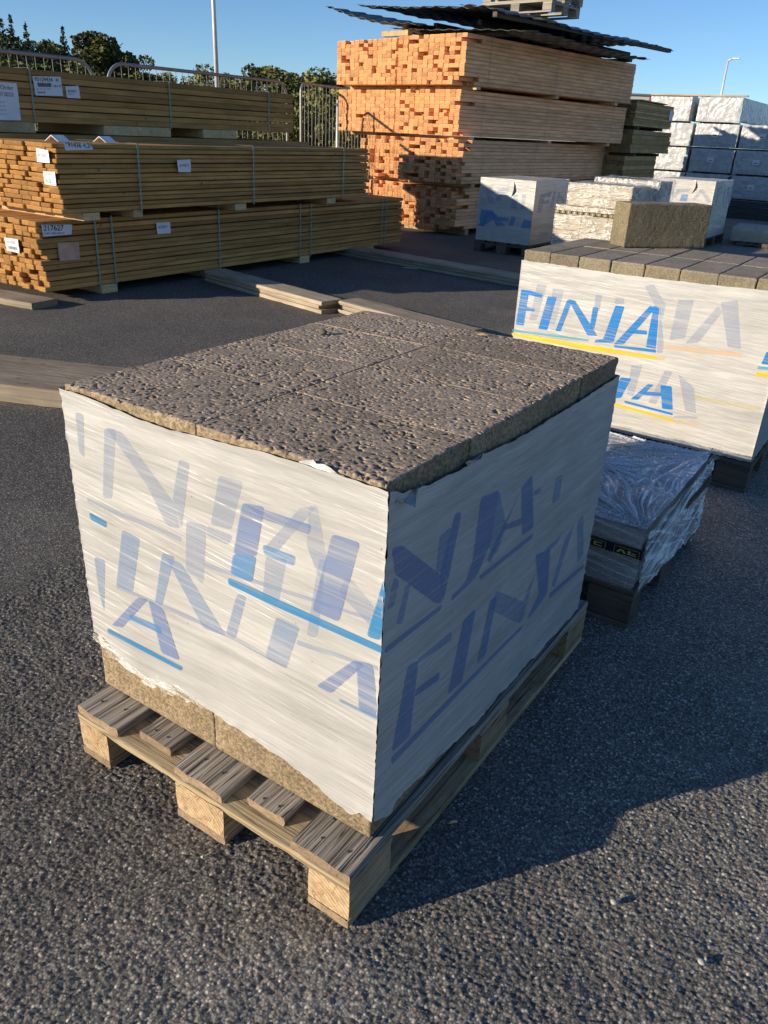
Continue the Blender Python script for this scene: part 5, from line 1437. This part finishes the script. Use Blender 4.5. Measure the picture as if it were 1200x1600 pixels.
tag(link('loose_grit', mesh_from('loose_grit', V, F), [M['pebble']]), 'scattered pale grit lying on the asphalt round the nearest pallet', 'grit', kind='stuff')
def chip(loc, L, w_, rz, label):
    V = [(-L / 2, 0, 0), (L / 2, -w_ * .3, 0), (L / 2, w_ * .5, 0.002), (-L / 4, w_, 0.003), (0, w_ * .2, 0.006)]
    F = [(0, 1, 4), (1, 2, 4), (2, 3, 4), (3, 0, 4), (0, 3, 2, 1)]
    o = link('wood_chip', mesh_from('wood_chip', V, F), [M['skid']], None, loc, rz)
    tag(o, label, 'wood chip')
chip((-4.35, 7.0, 0.005), 0.20, 0.10, 0.3, 'flat scrap of wood on the shaded asphalt beside the far bearer')
chip((-0.38, 1.08, 0.903), 0.035, 0.006, 0.6, 'tiny splinter near the back edge on top of the nearest stack')
chip((0.035, 0.345, 0.004), 0.022, 0.006, 0.9, 'tiny pale splinter on the shaded asphalt beside the nearest pallet')

# ================================================================== FENCE
def fence_panel(loc, th, L, H, label, r=0.24):
    t = empty('fence_panel', loc, th, label, 'fence', 'mobile fence panels behind the lumber')
    pts = [(0, 0, 0.03), (0, 0, 0.6), (0, 0, H - r)]
    for a in range(1, 9):
        q = math.radians(90 * a / 8)
        pts.append((0, r - r * math.cos(q), H - r + r * math.sin(q)))
    pts += [(0, L * 0.4, H), (0, L * 0.6, H)]
    for a in range(0, 9):
        q = math.radians(90 * a / 8)
        pts.append((0, L - r + r * math.sin(q), H - r + r * math.cos(q)))
    pts += [(0, L, 0.6), (0, L, 0.03)]
    link('tube_frame', tube_mesh('tube_frame', pts, 0.021, 8), [M['galv']], t)
    wire = tube_mesh('wire', [(0, 0, 0), (0, 0, 1)], 0.0035, 5)
    wire.materials.append(M['galv'])
    n = int(L / 0.105)
    for i in range(1, n):
        y = L * i / n
        e = min(y, L - y)
        top_ = H - (r - math.sqrt(max(0, r * r - max(0, r - e) ** 2)))
        o = link('wire', wire, (), t, (0, y, 0.15)); o.scale = (1, 1, top_ - 0.15)
    for z in (0.15, 0.75, 1.35):
        link('cross_wire', tube_mesh('cross_wire', [(0.006, 0, z), (0.006, L, z)], 0.004, 5), [M['galv']], t)
    # foot
    link('concrete_foot', box_mesh('concrete_foot', 0.62, 0.2, 0.12, 0.02), [M['slab']], t, (0, 0.0, 0))
    return t
fence_panel((-8.52, 2.55, 0), -0.03, 3.55, 2.0, 'left fence panel of pale tube and thin bars, behind the topmost bundle')
fence_panel((-8.38, 6.27, 0), -0.03, 3.22, 2.0, 'middle fence panel of pale tube and thin bars, between the lumber bundles and the trees')
fence_panel((-8.37, 9.92, 0), 0.10, 3.4, 2.02, 'right fence panel, its rounded corner just left of the tall pile', 0.13)
o = link('steel_post', tube_mesh('steel_post', [(0, 0, 0), (0, 0, 0.9), (0, 0, 1.80)], 0.020, 8), [M['galv_light']], None, (-7.68, 9.97, 0))
tag(o, 'single pale steel post in front of the left side of the tall pile', 'post')
# ================================================================== LAMP POSTS, FAR BUILDING
def lamp_post(loc, H, r, arm, label, rz=0.0, hs=1.0):
    t = empty('lamp_post', loc, rz, label, 'lamp post', 'lamp posts')
    link('pole', tube_mesh('pole', [(0, 0, 0), (0, 0, H * .5), (0, 0, H)], [r, r * .8, r * .6], 10), [M['galv_light']], t)
    link('arm', tube_mesh('arm', [(0, 0, H - .02), (arm * .4, 0, H + .02), (arm, 0, H + .08)], r * .6, 8), [M['galv_light']], t)
    me = box_mesh('lamp_head', 0.75 * hs, 0.28 * hs, 0.12 * hs, 0.03 * hs)
    link('lamp_head', me, [M['galv_light']], t, (arm + .3 * hs, 0, H + .04))
    return t
def along(dx, dy, t): return (0.578 + dx * t, -0.829 + dy * t, 0.0)
lamp_post(along(-0.8196, 0.8185, 21), 9.0, 0.066, 0.6, 'tall pale lamp post rising above the left bundles out of the frame')
lamp_post(along(-0.2854, 1.1757, 48), 1.384 + 0.1013 * 48 - .05, 0.085, 0.25, 'distant lamp post with a small angled head above the white wrapped bundles', hs=0.6)
b0 = along(-0.44, 1.075, 75); b1 = along(-0.31, 1.15, 75)
bl = empty('warehouse', b0, math.atan2(b1[1] - b0[1], b1[0] - b0[0]), 'long low grey warehouse on the horizon with a red round sign', 'building')
BH = 1.384 + 0.0565 * 75
BLn = math.hypot(b1[0] - b0[0], b1[1] - b0[1])
link('wall', box_mesh('wall', BLn, 20, BH, 0.0), [M['wallgrey']], bl, (BLn / 2, 10, 0))
link('roof_edge', box_mesh('roof_edge', BLn + .4, 20.4, 0.14, 0.0), [M['galv']], bl, (BLn / 2, 10, BH))
for i in range(0, int(BLn / 3)):
    link('wall_seam', box_mesh('wall_seam', 0.06, 0.05, BH - 0.1, 0.0), [M['galv']], bl, (i * 3 + 1, -0.02, 0.02))
sg_d = along(-0.356, 1.127, 75)
sx_ = math.hypot(sg_d[0] - b0[0], sg_d[1] - b0[1])
bm = bmesh.new(); bmesh.ops.create_cone(bm, cap_ends=True, segments=32, radius1=0.62, radius2=0.62, depth=0.12, matrix=Matrix.Rotation(math.pi / 2, 4, 'X'))
me = bpy.data.meshes.new('round_sign'); bm.to_mesh(me); bm.free()
sgn = link('round_sign', me, [M['wallred']], bl, (sx_, -0.10, BH - 0.75))
me = text_mesh('E', 0.9); me.transform(Matrix.Translation((-0.25, -0.09, -0.33)) @ Matrix.Rotation(math.pi / 2, 4, 'X'))
link('sign_letter', me, [M['white']], sgn)

# ================================================================== TREES
def leaf_cloud(name, centers, radii, n, size, seed, flat=0.7):
    n = int(n * 1.5); size = size * 1.25
    r_ = np.random.default_rng(seed)
    per = np.array([c_[3] if len(c_) > 3 else 1 for c_ in centers], float); per /= per.sum()
    which = r_.choice(len(centers), n, p=per)
    C_ = np.array([c_[:3] for c_ in centers])[which]; R_ = np.array(radii)[which]
    d = r_.normal(size=(n, 3)); d /= np.linalg.norm(d, axis=1)[:, None]
    rad = r_.uniform(0.35, 1.0, n) ** 0.45
    P = C_ + d * rad[:, None] * R_
    t1 = r_.normal(size=(n, 3)); t1 /= np.linalg.norm(t1, axis=1)[:, None]
    t2 = np.cross(t1, r_.normal(size=(n, 3))); t2 /= np.linalg.norm(t2, axis=1)[:, None]
    s_ = size * r_.uniform(0.5, 1.3, n)[:, None]
    V = np.stack([P - t1 * s_, P + t2 * s_ * flat, P + t1 * s_, P - t2 * s_ * flat], 1).reshape(-1, 3)
    F = np.arange(n * 4).reshape(n, 4)
    me = bpy.data.meshes.new(name)
    me.vertices.add(len(V)); me.vertices.foreach_set('co', V.reshape(-1).astype(np.float32))
    me.loops.add(F.size); me.loops.foreach_set('vertex_index', F.reshape(-1).astype(np.int32))
    me.polygons.add(n); me.polygons.foreach_set('loop_start', np.arange(0, n * 4, 4, dtype=np.int32))
    me.update(calc_edges=True)
    return me
def spruce_mesh(seed):
    r_ = random.Random(seed); c_, rr = [], []
    for lvl in range(13):
        f = lvl / 12; z = 0.10 + 0.88 * f; rad = 0.26 * (1 - f) ** 0.85 + 0.012
        nb = max(2, int(8 * (1 - f) + 2))
        for b in range(nb):
            a = 2 * math.pi * b / nb + r_.uniform(-.3, .3); q = rad * r_.uniform(0.7, 1.0)
            c_.append((q * .55 * math.cos(a), q * .55 * math.sin(a), z - q * .16, (1 - f) + .15))
            rr.append((q * .62, q * .62, 0.040 + .03 * (1 - f)))
    return leaf_cloud('crown', c_, rr, 4200, 0.0135, seed, 0.5)
def round_mesh(seed, n=4200, tall=1.0, size=0.015, wide=0.30, blobs=26):
    r_ = random.Random(seed); c_, rr = [], []
    for b in range(blobs):
        z = r_.uniform(0.22, 0.93); prof_ = math.sin(math.pi * min(1, max(0, (z - 0.08) / 0.95))) ** 0.6
        a = r_.uniform(0, 6.28); q = wide * prof_ * r_.uniform(0.2, 0.85)
        c_.append((q * math.cos(a), q * math.sin(a), z, 1)); s_ = r_.uniform(0.08, 0.14) * (0.6 + prof_ * .5)
        rr.append((s_, s_, s_ * 0.8))
    return leaf_cloud('crown', c_, rr, n, size, seed)
crown_sp = [spruce_mesh(s_) for s_ in (1, 2, 3)]
crown_rd = [round_mesh(s_, wide=w_) for s_, w_ in ((4, .30), (5, .24), (6, .34))]
crown_bi = [round_mesh(s_, 2600, wide=w_, size=0.014, blobs=20) for s_, w_ in ((7, .17), (8, .20))]
crown_bu = [round_mesh(s_, 3000, wide=.42, size=0.018, blobs=22) for s_ in (9, 10)]
for l_, m_ in ((crown_sp, 'spruce'), (crown_rd, 'leafd'), (crown_bi, 'leafl'), (crown_bu, 'leafl')):
    for me_ in l_: me_.materials.append(M[m_])
trunk_m = tube_mesh('trunk', [(0, 0, -0.02), (0.005, 0, 0.2), (-0.004, 0.004, 0.55), (0, 0, 0.95)], [0.022, 0.017, 0.010, 0.002], 7)
trunk_m.materials.append(M['bark'])
def limb_mesh(seed):
    r_ = random.Random(seed); bm = bmesh.new()
    for b in range(9):
        z = 0.2 + b * 0.07; a = b * 2.4
        m_ = tube_mesh('limbs', [(0, 0, z), (0.08 * math.cos(a), 0.08 * math.sin(a), z + .06), (0.17 * math.cos(a), 0.17 * math.sin(a), z + .13)], [0.007, 0.005, 0.002], 5)
        bm.from_mesh(m_)
    me = bpy.data.meshes.new('limbs'); bm.to_mesh(me); bm.free(); me.materials.append(M['bark']); return me
limbs_m = limb_mesh(3)
def tree(kind, loc, H, label, wide=1.0, mat=None):
    nm, cr_, grp = {'sp': ('spruce_tree', crown_sp, 'dark spruces beyond the fence'), 'rd': ('broadleaf_tree', crown_rd, 'dark leafy trees beyond the fence'),
                    'bi': ('birch_tree', crown_bi, 'slim light trees beyond the fence'), 'bu': ('bush', crown_bu, 'bushes beyond the fence')}[kind]
    t = empty(nm, loc, random.uniform(0, 6.28), label, 'bush' if kind == 'bu' else 'tree', grp)
    t.scale = (H * wide, H * wide, H)
    link('crown', random.choice(cr_), (), t)
    link('trunk', trunk_m, (), t)
    if kind in ('rd', 'bi'): link('limbs', limbs_m, (), t)
    return t
def at_px_dir(dx, dy, zs, t):
    return along(dx, dy, t), 1.384 + zs * t
# (direction over the ground, slope of the top, distance, kind, width)
def treeline(u0):
    """direction for a position 0..1 along the tree line from the left edge to the tall pile"""
    dxs = np.interp(u0, [0, .08, .19, .28, .38, .58, .74, .88, 1.0, 1.12], [-1.073, -1.045, -1.001, -.97, -.923, -.852, -.794, -.742, -.70, -.65])
    dys = np.interp(u0, [0, .08, .19, .28, .38, .58, .74, .88, 1.0, 1.12], [.693, .71, .733, .754, .767, .807, .847, .879, .904, .94])
    return float(dxs), float(dys)
spec = [(-.03, .118, 44, 'sp', 1.1), (.03, .122, 40, 'sp', 1.0), (.075, .116, 42, 'sp', .85), (.13, .094, 46, 'sp', .9), (.185, .112, 41, 'sp', .9), (.225, .088, 44, 'bi', 1.2), (-.01, .098, 50, 'rd', .9), (.10, .092, 50, 'rd', .8), (.16, .09, 52, 'rd', .8),
        (.30, .106, 38, 'rd', 1.15), (.265, .086, 45, 'rd', .8), (.345, .075, 42, 'rd', .9), (.40, .072, 44, 'rd', .9), (.385, .064, 40, 'bi', 1), (.43, .060, 47, 'sp', 1.2), (.47, .056, 48, 'rd', 1.1),
        (.51, .055, 50, 'bi', 1.1), (.55, .058, 50, 'sp', .9), (.585, .052, 52, 'bi', 1.2), (.62, .066, 48, 'bi', 1.0), (.655, .052, 52, 'rd', 1.2), (.69, .058, 50, 'bi', 1.1), (.725, .060, 50, 'sp', .9),
        (.765, .070, 45, 'rd', .9), (.80, .056, 48, 'bi', 1.2), (.845, .068, 42, 'bi', 1.3), (.885, .062, 45, 'rd', 1.0), (.93, .056, 46, 'bi', 1.3), (.97, .068, 40, 'bi', 1.4), (1.0, .060, 43, 'rd', 1), (1.04, .07, 42, 'bi', 1.3), (1.09, .064, 44, 'rd', 1)]
where = lambda u0: 'above the left edge of the topmost bundle' if u0 < .12 else 'above the left fence panel' if u0 < .26 else 'over the gap between two fence panels' if u0 < .42 else 'behind the middle fence panel' if u0 < .62 else 'right of the tall lamp post' if u0 < .8 else 'beside the rounded fence corner' if u0 < .97 else 'just left of the tall pile'
ORD = 'leftmost second third fourth fifth sixth seventh eighth ninth tenth eleventh twelfth thirteenth fourteenth fifteenth sixteenth seventeenth eighteenth nineteenth twentieth'.split()
def ordn(i):
    return ORD[i] if i < 20 else ('twenty-' + 'first second third fourth fifth sixth seventh eighth ninth'.split()[i - 20] if i < 29 else 'thirtieth' if i == 29 else 'thirty-' + 'first second third fourth'.split()[i - 30])
kn = {'sp': 'dark pointed spruce', 'rd': 'dark bushy leafy tree', 'bi': 'slim light green tree'}
for i, (u0, zs, t_, kd, wd) in enumerate(spec):
    dx, dy = treeline(u0)
    loc, H = at_px_dir(dx, dy, zs, t_)
    ht = 'tall' if zs > .09 else 'low' if zs < .06 else 'middling'
    rk = sorted(sp_[0] for sp_ in spec).index(u0)
    tree(kd, loc, H * (0.93 if kd == 'sp' else 0.98 if u0 < .4 else 1.04), '%s %s, %s from the left in the tree line' % (ht, kn[kd], ordn(rk)), wd * (1.25 if kd != 'rd' else 1.15))
# understory hedge that closes the gaps between the trees
for i in range(26):
    u0 = -.08 + i * 1.24 / 25
    dx, dy = treeline(u0)
    t_ = random.uniform(33, 40)
    loc, H = at_px_dir(dx, dy, random.uniform(.018, .05), t_)
    b = tree('bu', loc, H * 1.15, 'thick bush, %s from the left in the undergrowth at the foot of the trees' % ordn(i), random.uniform(1.3, 1.9))
# lit bushes near the fence
for bi_, (u0, zs, t_, wd) in enumerate(sorted(((.30, .03, 14, .9), (.87, .036, 17, .9), (.95, .048, 19, .8), (1.0, .040, 17, .7), (1.045, .03, 20, .9), (.12, .045, 13, .8), (.06, .03, 15, 1.2), (.50, .02, 16, 1.3), (.66, .02, 17, 1.3), (.78, .022, 17, 1.0)))):
    dx, dy = treeline(u0)
    loc, H = at_px_dir(dx, dy, zs, t_)
    tree('bu', loc, H, 'sunlit pale green bush close behind the fence, %s from the left' % ordn(bi_), wd)
# rough grass and dry stalks
r_ = np.random.default_rng(5)
n = 26000
gx_ = -9.0 - r_.uniform(0, 1, n) ** 1.4 * 14; gy_ = r_.uniform(-1, 27, n)
hh = r_.uniform(0.25, 0.95, n) * (0.6 + 0.8 * vnoise(gx_ / 1.3, gy_ / 1.3, 2))
lean = r_.normal(0, 0.12, (n, 2)); wv_ = r_.normal(0, 1, (n, 2)); wv_ /= np.linalg.norm(wv_, axis=1)[:, None]
ww = r_.uniform(0.006, 0.02, n)[:, None]
base = np.column_stack([gx_, gy_, np.zeros(n)])
V = np.stack([base + np.column_stack([wv_ * ww, np.zeros(n)]), base - np.column_stack([wv_ * ww, np.zeros(n)]), base + np.column_stack([lean * hh[:, None], hh])], 1).reshape(-1, 3)
me = bpy.data.meshes.new('dry_grass')
me.vertices.add(n * 3); me.vertices.foreach_set('co', V.reshape(-1).astype(np.float32))
me.loops.add(n * 3); me.loops.foreach_set('vertex_index', np.arange(n * 3, dtype=np.int32))
me.polygons.add(n); me.polygons.foreach_set('loop_start', np.arange(0, n * 3, 3, dtype=np.int32))
me.update(calc_edges=True)
tag(link('dry_grass', me, [M['drygrass']]), 'tall dry grass and stalks behind the fence', 'grass', kind='stuff')
